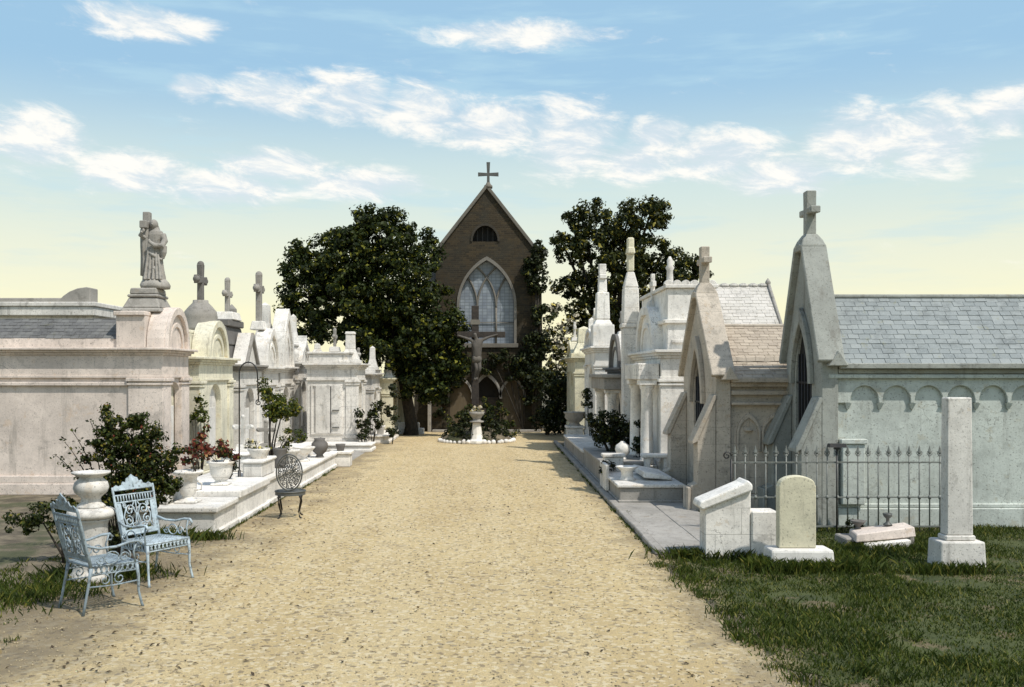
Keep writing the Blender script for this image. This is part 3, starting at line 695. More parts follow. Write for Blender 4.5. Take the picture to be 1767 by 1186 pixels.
# ================================================================== LEAFY THINGS
def px_blobs(lst, d):
    out = []
    for q in lst:
        px, py, r = q[:3]; dd = q[3] if len(q) > 3 else 0; D = d+dd; R = r*D/FPX
        out.append((PX(px, D), D, PZ(py, D), R, R*(q[4] if len(q) > 4 else .9), R*.92))
    return out
def tree(name, label, base, blobs, tr, mat, cl_r, cl_n, leaf, per, seed, group=None):
    global RNG
    RNG = np.random.default_rng(seed); random.seed(seed)
    T = thing(name, label, 'tree', base, group=group)
    bz = [b for b in blobs]
    cx = sum(b[0] for b in bz)/len(bz); cy = sum(b[1] for b in bz)/len(bz); zt = max(b[2] for b in bz)
    fork = Vector((base[0]*.6+cx*.4, base[1]*.6+cy*.4, base[2] + (zt-base[2])*.38))
    mb = MB(); mb.tube([Vector(base)-Vector((0,0,.1)), Vector(base)+Vector((.03,0,.35)), Vector(base).lerp(fork,.55)+Vector((.08,.03,0)), fork], [tr*1.5, tr*1.1, tr*.9, tr*.75], 10)
    mb.build('trunk', 'bark', T)
    for b in bz[::2]:
        e = Vector(b[:3]); m_ = fork.lerp(e, .5)+Vector((random.uniform(-.2,.2), random.uniform(-.2,.2), .25))
        mb = MB(); mb.tube([fork-Vector((0,0,.1)), m_, e, e+Vector((0,0,b[5]*.6))], [tr*.5, tr*.33, tr*.16, tr*.06], 7); mb.build('limb', 'bark', T)
    P, N, S = crown(bz, cl_r, cl_n, leaf, per)
    leaves('crown', P, N, S, mat, T)
    return T

tree('broadleaf_tree', 'big dark spreading tree left of the chapel, its crown reaching over the white tombs', (-2.9, 34.6, 0),
     px_blobs([(655,425,55),(578,458,58),(528,470,38,.2),(515,530,34),(600,530,72,-.3),(690,490,78),(706,405,24,.1),(735,445,26),(512,440,20),(665,385,22),(610,410,34),
               (660,572,64,-.3),(735,545,60,-.3),(765,575,40,-.5),(782,610,26,-.6),(722,622,52,-.3),(560,565,30,.0),(742,660,36,-.3),(702,640,32),(722,668,30,-.2),(788,636,24,-.5),(760,640,34,-.4),(500,500,16),(530,575,18),(735,600,50,-.3),(600,480,60),(640,600,40),(580,420,24),(620,372,12),(690,375,12),(495,470,14),(500,555,18),(742,412,14),(640,365,10)], 33.9),
     .21, 'leaf', .30, 62, .15, 62, 11)
tree('broadleaf_tree', 'tall loose dark green tree right of the chapel, rising behind the right row of tombs', (4.2, 41.5, 0),
     px_blobs([(1006,382,30),(1056,398,42),(1108,388,38),(1135,375,22),(1088,366,18),(985,425,30),(1045,452,66),(1108,452,52),(982,492,26),(1020,525,46),(1165,462,32),(1190,448,18),(1145,490,38),(1080,530,46),
               (985,372,12),(1145,360,10),(1115,357,9),(1005,565,20),(1210,470,16),(1040,372,12),(966,410,9),(1030,352,8),(1128,352,10),(1200,470,12),(1155,440,14)], 41.0),
     .22, 'leaf_r', .33, 44, .17, 56, 12)

def shrub(name, label, cat, base, blobs, mat, leaf, cl_r, cl_n, per, seed, stems=3, flower=None, fl_n=0, stem_r=.012, group=None, fsize=.05, inner=.35, dens=2.4):
    global RNG
    RNG = np.random.default_rng(seed); random.seed(seed)
    T = thing(name, label, cat, base, group=group)
    P, N, S = crown(blobs, cl_r, cl_n*dens, leaf, per, inner)
    leaves('foliage', P, N, S, mat, T)
    if stems:
        mb = MB()
        for i in range(stems):
            b = blobs[i % len(blobs)]; e = Vector(b[:3]); a = Vector(base)+Vector((random.uniform(-.03,.03), random.uniform(-.03,.03), -.02))
            mb.tube([a, a.lerp(e,.5)+Vector((random.uniform(-.05,.05), random.uniform(-.05,.05), 0)), e], [stem_r*1.3, stem_r, stem_r*.5], 6)
        mb.build('stem', 'bark', T)
    if flower:
        k = RNG.integers(0, len(P), fl_n)
        dd = rdir(fl_n)
        leaves('blossoms', P[k]+dd*.03+np.array((0,-.02,.015)), dd+np.array((0,-.6,.4)), fsize*RNG.uniform(.7,1.3,fl_n), flower, T, asp=.95)
    return T
# ivy on the chapel and greenery at its foot
shrub('ivy', 'dark ivy climbing the right edge of the chapel front up to the eaves', 'ivy', (1.55, 36.4, 0),
      px_blobs([(932,432,16,0,.5),(926,460,20,0,.5),(930,500,20,0,.5),(934,545,20,0,.5),(926,590,24,0,.5),(918,630,28,0,.5),(905,610,18,0,.4),(934,660,22,0,.5),(915,480,14,0,.4)], 36.3), 'ivy', .13, .20, 60, 55, 21, 4, stem_r=.03)
shrub('ivy', 'ivy spreading over the wall between the chapel window and the portal arches', 'ivy', (1.2, 36.45, 0),
      px_blobs([(872,612,18,0,.35),(890,640,20,0,.35),(850,622,16,0,.3),(905,655,16,0,.4),(845,645,10,0,.3),(800,640,22,0,.4),(780,655,18,0,.4),(765,665,18,0,.4),(760,690,14,0,.4),(762,715,12,0,.4),(918,690,16,0,.4),(925,715,14,0,.4),(828,640,12,0,.3)], 36.4), 'ivy', .11, .17, 60, 50, 22, 4, stem_r=.025)
shrub('bush', 'dark bush at the right foot of the chapel', 'bush', (2.0, 34.6, 0),
      px_blobs([(955,670,30),(965,705,28),(945,720,26),(985,695,14),(940,655,18),(972,735,16)], 34.6), 'ivy', .12, .22, 55, 50, 23, 4, stem_r=.03)
shrub('flowering_shrub', 'pale flowering bush glimpsed between the chapel and the right tombs', 'bush', (2.6, 38.6, 0),
      px_blobs([(960,590,26),(985,610,24),(962,640,28),(990,560,16),(955,540,16),(975,670,24)], 38.6), 'leaf_r', .13, .24, 34, 36, 24, 4, 'pale_fl', 700, .03, fsize=.16)
RNG = np.random.default_rng(99); random.seed(99)

# ================================================================== TOMBS
def tomb(name, label, side, Xf, y0, y1, D, zc, mat, ped='round', ped_h=.7, ped_w=None, arch=None, tablet='white2', attic=.0, attic_mat=None, pil=.24, plinth=.3,
         near_panel=False, cmat=None, group=None, corn=.16, frieze=.34):
    """family tomb with its facade on the aisle; side=+1 looks towards +X, -1 towards -X"""
    T = thing(name, label, 'tomb', (Xf-side*D/2, (y0+y1)/2, 0), group=group)
    X = lambda l: Xf+side*l
    cmat = cmat or mat
    w = y1-y0; yc = (y0+y1)/2
    zf = zc-corn; zb = zf-frieze
    mb = MB(); mb.box(X(-D-.06), X(.12), y0-.07, y1+.07, 0, plinth*.6); mb.box(X(-D-.04), X(.07), y0-.05, y1+.05, plinth*.6, plinth)
    mb.build('plinth', mat, T, .012)
    mb = MB(); mb.box(X(-D), X(-.16), y0, y1, plinth, zf)
    hw = arch or min(w*.30, .42); zs = zb-.12-hw*.9
    zs = max(zs, plinth+.5)
    mb.slab(lambda u, z, t: (X(t), u, z), walled(y0, y1, plinth, zf, [round_arch(yc, hw, zs, min(hw, zf-.06-zs))]), -.158, 0)
    mb.build('wall', mat, T, .01)
    mb = MB(); mb.slab(lambda u, z, t: (X(t), u, z), [(yc-hw+.01, plinth+.003), (yc+hw-.01, plinth+.003)] + round_arch(yc, hw-.01, zs, min(hw, zf-.07-zs)), -.156, -.12)
    tb = mb.build('tablet', tablet, T)
    mb = MB(); mb.box(X(-.118), X(-.09), yc-hw*.6, yc+hw*.6, plinth+.25, zs-.05); mb.build('inscription_panel', 'bright', tb, .006)
    # corner pilasters
    for ya, yb, la in ((y0-.045, y0+pil, -pil*1.4), (y1-pil, y1+.045, -.10)):
        mb = MB(); mb.box(X(la), X(.045), ya, yb, plinth+.002, zb)
        mb.box(X(la-.02), X(.075), ya-.03, yb+.03, plinth+.001, plinth+.11)
        mb.box(X(la-.02), X(.07), ya-.03, yb+.03, zb-.13, zb-.09); mb.box(X(la-.03), X(.09), ya-.045, yb+.045, zb-.06, zb+.0)
        mb.build('pilaster', mat, T, .008)
    if near_panel:
        la, lb = -D+.12, -pil*1.4-.1
        zt, zbn = zb-.12, plinth+.12
        f = lambda u, z, t: (X(u), y0-t, z)
        mb = MB()
        for (a, b, c, d_) in ((la, lb, zt-.05, zt), (la, lb, zbn, zbn+.05), (la, la+.05, zbn+.05, zt-.05), (lb-.05, lb, zbn+.05, zt-.05)):
            mb.slab(f, [(a,c),(b,c),(b,d_),(a,d_)], .0005, .04)
        mb.build('panel_moulding', mat, T, .006)
    # architrave, cornice
    mb = MB(); mb.box(X(-D-.02), X(.05), y0-.05, y1+.05, zb+.002, zb+.05); mb.box(X(-D-.0), X(.03), y0-.03, y1+.03, zb+.05, zf)
    mb.build('frieze', mat, T, .006)
    mb = MB(); c3 = corn/3
    for i, p in enumerate((.07, .12, .18)): mb.box(X(-D-p*.6), X(p), y0-p, y1+p, zf+.001+i*c3, zf+(i+1)*c3+.001)
    mb.build('cornice', cmat, T, .008)
    zt = zc+.002
    if attic > 0:
        mb = MB(); mb.box(X(-D+.05), X(-.14), y0+.03, y1-.03, zt, zt+attic); mb.box(X(-D), X(-.10), y0-.02, y1+.02, zt+attic, zt+attic+.06); mb.build('attic', attic_mat or mat, T, .01)
    pw = (ped_w or w)/2
    if ped:
        out = {'round': round_arch(yc, pw, zt, ped_h), 'pointed': tri(yc, pw, zt, ped_h), 'ogee': ogee(yc, pw, zt, ped_h), 'gothic': pointed_arch(yc, pw, zt, ped_h),
               'flat': [(yc+pw, zt+ped_h*.0+.001), (yc+pw, zt+ped_h), (yc-pw, zt+ped_h), (yc-pw, zt+.001)]}[ped]
        f = lambda u, z, t: (X(t), u, z)
        mb = MB(); mb.slab(f, out, -.30, .03); pd = mb.build('pediment', mat, T, .008)
        mb = MB(); mb.slab(f, ring(out, yc, zt, .82), .0305, .10); mb.build('pediment_moulding', cmat, pd, .008)
        if ped in ('round', 'ogee', 'gothic'):
            mb = MB(); mb.slab(f, ring([(yc+(u-yc)*.62, zt+(z-zt)*.62) for u, z in out], yc, zt, .84), .0305, .06); mb.build('inner_moulding', cmat, pd, .006)
    T['_zt'] = zt
    return T, X
def cross_on(T, X, l, yc, z0, ped, ztop, w, arm, bz, mat, pmat=None, ends=False, flare=0.0):
    """ped: list of (half width along X, half along Y, z top) stages from z0 up"""
    mb = MB(); z = z0; cx = X(l)
    for (hx, hy, zt, tp) in ped:
        mb.box(cx-hx, cx+hx, yc-hy, yc+hy, z+.001, zt, tp); z = zt
    p = mb.build('pedestal', pmat or mat, T, .015)
    mb = MB(); cross_mb(mb, cx, yc, z+.001, ztop, w, arm, bz, w*.9, 'y', flare, ends); mb.build('cross', mat, T, .01)
def obelisk(T, x, y, z0, z1, hw, mat, cap='flat', name='obelisk'):
    h = z1-z0; mb = MB()
    mb.box(x-hw*1.5, x+hw*1.5, y-hw*1.5, y+hw*1.5, z0+.001, z0+h*.10); mb.box(x-hw*1.25, x+hw*1.25, y-hw*1.25, y+hw*1.25, z0+h*.10, z0+h*.45, hw*.55)
    mb.box(x-hw*.7, x+hw*.7, y-hw*.7, y+hw*.7, z0+h*.45, z0+h*.92, hw*.08)
    if cap == 'flat': mb.box(x-hw*.75, x+hw*.75, y-hw*.75, y+hw*.75, z0+h*.92, z1, hw*.1)
    else: mb.box(x-hw*.62, x+hw*.62, y-hw*.62, y+hw*.62, z0+h*.92, z1, hw*.6)
    return mb.build(name, mat, T, .012)

LG = 'family tombs along the left of the path'; RG = 'family tombs along the right of the path'
# L1 ---- nearest, with the statue on top
T, X = tomb('tomb', 'nearest left tomb in pinkish stucco with long side wall, dark slate attic and a statue', 1, -6.0, 17.5, 18.95, 4.4, 2.67, 'pink', 'round', .78, 1.30, .40, 'cream', pil=.42, plinth=.35, group=LG, frieze=.42, corn=.13)
mb = MB(); mb.box(X(-4.35), X(-.85), 17.62, 18.85, 2.673, 2.85); mb.build('attic_band', 'pink', T, .008)
mb = MB(); mb.loops([[(X(-4.3),17.64,2.852),(X(-.86),17.64,2.852),(X(-.86),18.83,2.852),(X(-4.3),18.83,2.852)], [(X(-4.2),18.0,3.22),(X(-.88),18.0,3.22),(X(-.88),18.5,3.22),(X(-4.2),18.5,3.22)]]); rf = mb.build('roof', 'slate_dark', T); slates(rf, X(-4.25), X(-.87), 17.64, 2.856, 18.0, 3.222, 'slates_dark', .085, .15, 3)
mb = MB(); mb.box(X(-.845), X(-.31), 17.55, 18.85, 2.673, 3.26); mb.box(X(-.88), X(-.305), 17.5, 18.9, 3.261, 3.34); mb.build('pedestal_block', 'pink', T, .012)
mb = MB(); cx = X(-.47); cy = 18.2
mb.box(cx-.40, cx+.36, cy-.40, cy+.40, 3.342, 3.42, .02); mb.box(cx-.37, cx+.33, cy-.37, cy+.37, 3.421, 3.62, .09); mb.box(cx-.30, cx+.27, cy-.31, cy+.31, 3.621, 3.68); mb.box(cx-.27, cx+.24, cy-.28, cy+.28, 3.681, 3.80, .015)
mb.build('statue_pedestal', 'grey', T, .02)
mb = MB(); mb.box(X(-4.5), X(-.60), 17.44, 17.499, 1.98, 2.05); mb.build('string_course', 'pink', T, .01)

# statue of a woman leaning on a cross ------------------------------------
def statue(px0, py0, z0):
    T = thing('statue', 'weathered statue of a draped woman clinging to a cross on the nearest left tomb', 'statue', (px0, py0, z0), local=True)
    n = 40
    def ringf(cx, cy, z, rx, ry, amp, ph, k=9):
        return [(cx+rx*(1+amp*sin(k*a+ph)+amp*.5*sin(2*k*a+1.3*ph))*cos(a), cy+ry*(1+amp*sin(k*a+ph))*sin(a), z) for a in [2*pi*i/n for i in range(n)]]
    mb = MB(); mb.loops([ringf(0,0,z,rx,ry,.06,z*9,5) for z, rx, ry in ((0,.26,.24),(.06,.27,.25),(.13,.24,.22),(.18,.19,.17))], True); mb.build('rock_base', 'grey', T)
    mb = MB()
    prof = [(.14,.205,.17,.03,.09),(.22,.20,.165,.03,.10),(.36,.175,.145,.035,.11),(.52,.160,.135,.04,.09),(.66,.155,.13,.04,.07),(.78,.148,.12,.035,.05),(.86,.135,.11,.03,.04),(.94,.142,.11,.02,.03),(1.02,.150,.11,.01,.02),(1.08,.13,.095,0,.01),(1.115,.07,.065,0,0),(1.15,.05,.05,0,0)]
    mb.loops([ringf(.02-ox, 0, z, rx, ry, am, z*2.2) for z, rx, ry, ox, am in prof], True)
    # head bowed towards the cross, veil
    mb.ball((-.015,-.035,1.215), .066, .075, .088); mb.ball((-.015,-.012,1.215), .082, .085, .098); mb.ball((-.02,.02,1.13), .085, .08, .10)
    mb.ball((-.012,-.108,1.205), .013, .016, .016, 8, 6)
    mb.loops([ringf(-.02,.05,z,rx,ry,.04,z*3,7) for z, rx, ry in ((.80,.15,.09),(.95,.14,.09),(1.1,.11,.08),(1.2,.075,.07))], True)
    # arms: near arm across the breast with wide sleeve, the other round the post
    mb.tube([(.15,0,1.03),(.195,-.03,.90),(.17,-.12,.79),(.05,-.17,.80),(-.03,-.17,.86)], [.06,.062,.058,.05,.034], 12)
    mb.tube([(.175,-.06,.80),(.185,-.06,.68),(.165,-.05,.56)], [.075,.06,.03], 12)
    mb.tube([(-.09,0,1.03),(-.17,-.06,.96),(-.22,-.15,1.0),(-.17,-.19,1.06)], [.055,.05,.042,.03], 12)
    mb.ball((-.045,-.175,.885), .03, .022, .042, 8, 6); mb.ball((-.15,-.185,1.08), .03, .022, .04, 8, 6)
    # mantle folds falling from the arm
    for i, x in enumerate((-.10,-.04,.02,.08,.13)):
        mb.tube([(x*.8,-.125,.76-.03*i),(x*.95,-.15,.52),(x*1.15,-.165,.30),(x*1.3,-.185,.16)], [.016,.022,.026,.03], 8)
    mb.tube([(-.12,-.10,.72),(.02,-.16,.62),(.16,-.09,.54)], [.02,.03,.022], 8); mb.tube([(.12,-.1,.5),(.04,-.16,.38),(.16,-.12,.22)], [.018,.026,.03], 8)
    mb.build('figure', 'grey', T, remesh=.0085)
    mb = MB(); cross_mb(mb, -.165, .06, .15, 1.46, .14, .24, 1.20, .13, 'y'); c = mb.build('cross', 'grey', T, .012)
    mb = MB(); mb.loops([ringf(-.17,.045,z,rx,ry,.08,z*3,7) for z, rx, ry in ((.25,.10,.14),(.5,.095,.13),(.8,.10,.135),(1.1,.105,.14),(1.2,.09,.11))], True); mb.build('drapery', 'grey', c)
    return T
statue(-6.36, 18.2, 3.80)

# L2
T, X = tomb('tomb', 'cream tomb, second in the left row, with a dark cross on a bulbous pedestal', 1, -6.0, 19.7, 22.2, 2.6, 2.55, 'cream', 'round', .80, 1.5, .46, 'white', pil=.3, group=LG)
mb = MB(); mb.box(X(-1.2), X(-.31), 19.8, 21.9, 2.553, 3.05); mb.box(X(-1.25), X(-.305), 19.74, 21.96, 3.051, 3.12); mb.build('pedestal_block', 'cream', T, .012)
mb = MB(); mb.lathe([(.36,3.12),(.38,3.2),(.33,3.3),(.36,3.42),(.34,3.55),(.25,3.66),(.17,3.74),(.16,3.80)], (X(-.36)+.02, 21.0, 0), 20); mb.build('bulbous_pedestal', 'grey', T)
mb = MB(); cross_mb(mb, X(-.36)+.02, 21.0, 3.801, 4.58, .13, .30, 4.24, .12, 'y', .03, True); mb.build('cross', 'dark', T, .012)
# L3
T, X = tomb('tomb', 'white tomb third on the left with a blackened stepped attic and a small cross', 1, -6.0, 22.9, 25.0, 2.4, 2.42, 'white', 'pointed', .80, 1.3, .45, 'grey', pil=.3, group=LG, cmat='grey')
mb = MB(); mb.box(X(-1.1), X(-.31), 23.0, 24.8, 2.423, 2.9, .04); mb.box(X(-1.0), X(-.32), 23.1, 24.7, 2.901, 3.35, .08); mb.box(X(-1.0), X(-.32), 23.2, 24.6, 3.351, 3.52); mb.build('stepped_attic', 'dark', T, .02)
cross_on(T, X, -.55, 23.9, 3.521, [(.26,.4,3.72,.05)], 4.52, .12, .26, 4.18, 'grey', 'white', True, .02)
# L4
T, X = tomb('tomb', 'white tomb with a pointed ogee gable topped by a tall thin cross', 1, -6.0, 25.3, 27.0, 2.2, 2.38, 'white', 'gothic', 1.05, 1.5, .42, 'grey', pil=.26, group=LG)
cross_on(T, X, -.30, 26.1, 3.38, [(.20,.22,3.62,.05)], 4.88, .16, .30, 4.50, 'grey', 'white', True, .03)
obelisk(T, X(-.9), 25.6, 2.385, 4.05, .17, 'grey', 'pt')
# L5
T, X = tomb('tomb', 'narrow white tomb with a steep plain pointed gable in front of the big tree', 1, -6.0, 27.3, 29.0, 2.2, 2.40, 'white', 'gothic', 1.70, 1.5, .42, 'white2', pil=.26, group=LG)
obelisk(T, X(-.6), 28.1, 3.2, 4.28, .20, 'white2', 'pt'); 
# L6
T, X = tomb('tomb', 'white tomb with curling scrolls and a slender finial half hidden by the tree', 1, -5.9, 29.4, 31.2, 2.2, 2.55, 'white2', 'ogee', .85, 1.5, .42, 'grey', pil=.26, group=LG, attic=.5)
obelisk(T, X(-.35), 30.4, 3.1, 4.08, .13, 'white', 'pt', 'finial')
for yy in (29.5, 31.05):
    mb = MB(); mb.lathe([(.10,0),(.05,.08),(.12,.2),(.10,.32),(.03,.38)], (X(-.1), yy, 2.56), 12); mb.build('urn_finial', 'white', T)
# L7 large panelled
T, X = tomb('tomb', 'broad white tomb with a big framed marble panel on its near side and corner obelisk', 1, -3.95, 28.2, 29.9, 1.45, 2.50, 'white', None, .4, None, .4, 'white2', pil=.22, group=LG, near_panel=True, attic=.28)
mb = MB(); mb.box(X(-1.2), X(-.45), 28.15, 28.199, .45, 1.85); mb.build('side_tablet', 'white2', T, .008)
mb = MB()
for i in range(2): mb.box(X(-.75-.004+i*.008*0), X(-.735), 28.14, 28.149, .47, 1.83)
mb.build('panel_joint', 'grey', T)
obelisk(T, X(-.22), 28.5, 2.51, 3.44, .20, 'white'); obelisk(T, X(-1.2), 28.5, 2.79, 3.1, .12, 'white2', 'pt', 'finial')
for zz in (.62, 1.12): 
    mb = MB(); mb.box(X(-.70), X(-.50), 28.10, 28.1499, zz, zz+.025); mb.build('panel_handle', 'iron_gr', T)
cross_on(T, X, -.7, 28.6, 2.85, [(.16,.16,3.0,.03)], 3.5, .09, .2, 3.3, 'grey', 'white', True, .015)
# L8..L10
T, X = tomb('tomb', 'small white tomb behind the broad panelled one, a thin obelisk on its front corner', 1, -3.85, 31.0, 32.9, 1.8, 2.22, 'white2', 'flat', .12, None, .4, 'grey', pil=.24, group=LG)
obelisk(T, X(-.1), 32.0, 2.34, 3.12, .13, 'white', 'pt')
obelisk(T, X(-1.0), 31.2, 2.34, 2.85, .11, 'white2', 'pt', 'finial'); cross_on(T, X, -.5, 31.5, 2.345, [(.14,.15,2.5,.03)], 3.0, .09, .2, 2.82, 'grey', 'white', True, .015)
T, X = tomb('tomb', 'small yellowed tomb near the chapel with a pointed gable and a stub finial', 1, -3.45, 33.3, 35.0, 1.8, 2.05, 'yellow', 'pointed', .75, 1.5, .4, 'white2', pil=.24, group=LG)
obelisk(T, X(-.15), 34.1, 2.72, 3.15, .12, 'white', 'flat', 'finial'); obelisk(T, X(-.1), 33.45, 2.06, 2.7, .1, 'white', 'pt', 'finial'); obelisk(T, X(-.1), 34.85, 2.06, 2.6, .1, 'white', 'pt', 'finial')
T, X = tomb('tomb', 'last small yellowed tomb of the left row, on a wide step beside the dark wall', 1, -2.98, 35.3, 36.6, 1.6, 2.02, 'yellow', 'flat', .25, None, .36, 'white', pil=.22, group=LG)
mb = MB(); mb.box(-4.3, -2.45, 34.9, 35.22, 0, .22); mb.box(-3.6, -2.62, 35.0, 35.22, .221, .42); mb.build('step', 'bright', T, .015)

# far building at the left edge
T = thing('distant_tomb', 'far grey tomb roof with a curved parapet rising behind the nearest left tomb', 'tomb', (-13.3, 30.5, 0))
mb = MB(); mb.box(-17.5, -12.45, 30, 32.5, 0, 4.0); mb.build('wall', 'white2', T)
mb = MB(); mb.box(-17.6, -12.3, 29.8, 32.6, 4.001, 4.28); mb.box(-17.6, -12.25, 29.75, 32.6, 4.281, 4.42); mb.build('cornice', 'white2', T, .02)
mb = MB(); mb.slab(lambda u, z, t: (u, 30.0+t, z), [(-17.5,4.421),(-12.5,4.421),(-12.5,4.88),(-12.62,4.9),(-12.9,4.86),(-13.15,4.76),(-13.35,4.62),(-13.4,4.56),(-17.5,4.56)], 0, .6); mb.build('parapet', 'grey', T, .02)

# ---------------- right row
def gothic_tomb(name, label, Xf, y0, y1, D, ze, zr, za, zx, wall, roof, gab, th=.32, arcade=None, arch_hw=.42, arch_z=1.9, arch_rise=.9, trim=None, barz=None):
    X = lambda l: Xf-l                # l < 0 reaches back into the tomb
    yc = (y0+y1)/2; hw = (y1-y0)/2
    T = thing(name, label, 'tomb', (Xf+D/2, yc, 0), group=RG)
    trim = trim or gab
    mb = MB(); mb.box(Xf+th+.001, Xf+D, y0+.06, y1-.06, 0, ze); mb.build('wall', wall, T, .01)
    mb = MB(); mb.box(Xf+th+.002, Xf+D+.05, y0-.02, y1+.02, .0, .28); mb.box(Xf+th+.002, Xf+D+.05, y0+.02, y1-.02, .281, .34); mb.build('plinth', wall, T, .012)
    mb = MB()
    yo = y0-.10; 
    mb.loops([[(Xf+th+.002,yo,ze+.02),(Xf+th+.002,yc,zr),(Xf+th+.002,y1+.10,ze+.02)], [(Xf+D+.1,yo,ze+.02),(Xf+D+.1,yc,zr),(Xf+D+.1,y1+.10,ze+.02)]])
    ro = mb.build('roof', roof, T)
    slates(ro, Xf+th+.004, Xf+D+.1, yo, ze+.02, yc, zr, {'slate':'slates_blue','slate_tan':'slates_tan'}[roof], .095, .165, int(Xf*100))
    mb = MB(); mb.box(Xf+th+.003, Xf+D+.12, yc-.05, yc+.05, zr-.03, zr+.035); mb.build('ridge_cap', trim, ro, .02)
    mb = MB(); mb.box(Xf+th+.003, Xf+D+.1, yo-.04, y0+.06, ze-.06, ze+.018); mb.box(Xf+th+.003, Xf+D+.05, y0-.04, y0+.058, ze-.13, ze-.061); mb.build('eaves', trim, T, .01)
    # gable wall with pointed doorway
    f = lambda u, z, t: (X(t), u, z)
    ar = pointed_arch(yc, arch_hw, arch_z, arch_rise)
    ks = .16
    top = [(y1+.04, ze+.12), (yc+.13, za-.10), (yc+.10, za), (yc-.10, za), (yc-.13, za-.10), (y0-.04, ze+.12)]
    mb = MB(); mb.slab(f, walled(y0-.04, y1+.04, .0, za, [ar], top=top), -th, 0); gw = mb.build('gable_wall', gab, T, .012)
    mb = MB(); mb.slab(f, ring(pointed_arch(yc, arch_hw+.12, arch_z, arch_rise+.15), yc, arch_z, .80), .0005, .07); mb.build('hood_mould', gab, gw, .008)
    mb = MB()
    for s in (-1, 1):
        ye = yc+s*(hw+.10)
        mb.slab(f, [(ye, ze+.02), (yc+s*.14, za-.05), (yc+s*.02, za-.02), (yc+s*.02, za+.06), (yc+s*.18, za+.02), (ye+s*.07, ze+.06)], -th-.05, .09)
    mb.build('coping', trim, gw, .012)
    mb = MB(); mb.slab(f, [(yc-arch_hw+.003, .30), (yc+arch_hw-.003, .30)] + pointed_arch(yc, arch_hw-.004, arch_z, arch_rise-.005), -.12, -.05); dr = mb.build('doorway', 'shade_black', T)  # near-flush black panel stands in for a deep shaded recess
    mb = MB()
    for k in range(5): yy = yc-arch_hw+.1+k*(2*arch_hw-.2)/4; mb.tube([(X(-.03), yy, .32), (X(-.03), yy, arch_z+arch_rise*.45)], .012, 6)
    for zz in (.5, 1.2, arch_z): mb.box(X(-.038), X(-.022), yc-arch_hw+.01, yc+arch_hw-.01, zz, zz+.03)
    mb.build('iron_gate', 'iron', dr)
    mb = MB(); mb.box(X(-th), X(.12), yc-arch_hw+.005, yc+arch_hw-.005, .001, .29); mb.build('step', 'grey', T, .012)
    # flared buttresses
    for ya, yb in ((y0-.05, y0+.24), (y1-.24, y1+.05)):
        g_ = lambda u, z, t: (X(u), t, z)
        mb = MB(); mb.slab(g_, [(.001,0),(.40,0),(.40,.42),(.30,.46),(.30,1.12),(.001,1.80)], ya, yb)
        bt = mb.build('buttress', gab, T, .012)
        mb = MB(); mb.slab(g_, [(.30,1.121),(.38,1.08),(.38,1.13),(.04,1.86),(.0015,1.86),(.0015,1.802)], ya-.03, yb+.03); mb.build('weathering', trim, bt, .008)
        mb = MB(); mb.box(X(.46), X(.405), ya-.04, yb+.04, 0, .40); mb.build('foot', gab, bt, .012)
    # kneeler gablet on the near eaves
    mb = MB(); mb.slab(lambda u, z, t: (u, y0-.13-t, z), [(Xf+.06, ze-.02), (Xf+.34, ze-.02), (Xf+.20, ze+.20)], -.12, .05); mb.build('kneeler', gab, T, .01)
    # cross
    mb = MB(); cxx = Xf+th/2-.02
    mb.loops([[(cxx-hx,yc-hy,z),(cxx+hx,yc-hy,z),(cxx+hx,yc+hy,z),(cxx-hx,yc+hy,z)] for hx, hy, z in ((.19,.20,za-.06),(.18,.19,za+.02),(.15,.15,za+.10),(.085,.085,za+.20))]); mb.build('finial_base', trim, T, .012)
    bz = barz or (za+.2+(zx-za-.2)*.60)
    mb = MB(); cross_mb(mb, cxx, yc, za+.19, zx, .15, .27, bz, .15, 'y', .012, bh=.04); mb.build('cross', trim, T, .012)
    if arcade:
        a0, per, hwA, zs_, rise, zt, n = arcade
        ars = [round_arch(a0+per*(i+.5), hwA, zs_+.02, rise) for i in range(n)]
        mb = MB(); mb.slab(lambda u, z, t: (u, y0+.059-t, z), walled(a0-.3, a0+per*n, zs_-.02, zt, ars), 0, .05); mb.build('blind_arcade', wall, T, .008)
        for i in range(n+1):
            xx = a0+per*i; m2 = MB(); m2.loops([[(xx-.045,y0+.005,zs_-.021),(xx+.045,y0+.005,zs_-.021),(xx+.045,y0+.055,zs_-.021),(xx-.045,y0+.055,zs_-.021)],[(xx-.015,y0+.04,zs_-.11),(xx+.015,y0+.04,zs_-.11),(xx+.015,y0+.055,zs_-.11),(xx-.015,y0+.055,zs_-.11)]])
            m2.build('corbel', wall, T)
        m3 = MB(); m3.box(a0-.3, a0+per*n, y0-.05, y0+.0585, zt+.001, zt+.06); m3.build('string_course', wall, T, .01)
    return T
# R6 nearest right
T6 = gothic_tomb('gothic_tomb', 'nearest right gothic tomb with grey-green walls, blue slate roof, steep gable and tall dark cross', 4.70, 13.75, 15.3, 4.3, 2.33, 3.36, 4.10, 4.95, 'green', 'slate', 'greyg',
                 arcade=(5.10,.46,.20,1.80,.21,2.13,8), arch_hw=.38, arch_z=2.05, arch_rise=1.0, trim='greyg', barz=4.64, th=.24)
mb = MB(); mb.box(4.98, 5.30, 13.66, 13.785, .34, 1.2); mb.box(4.95, 5.33, 13.63, 13.786, 1.201, 1.27); mb.build('side_buttress', 'green', T6, .01)
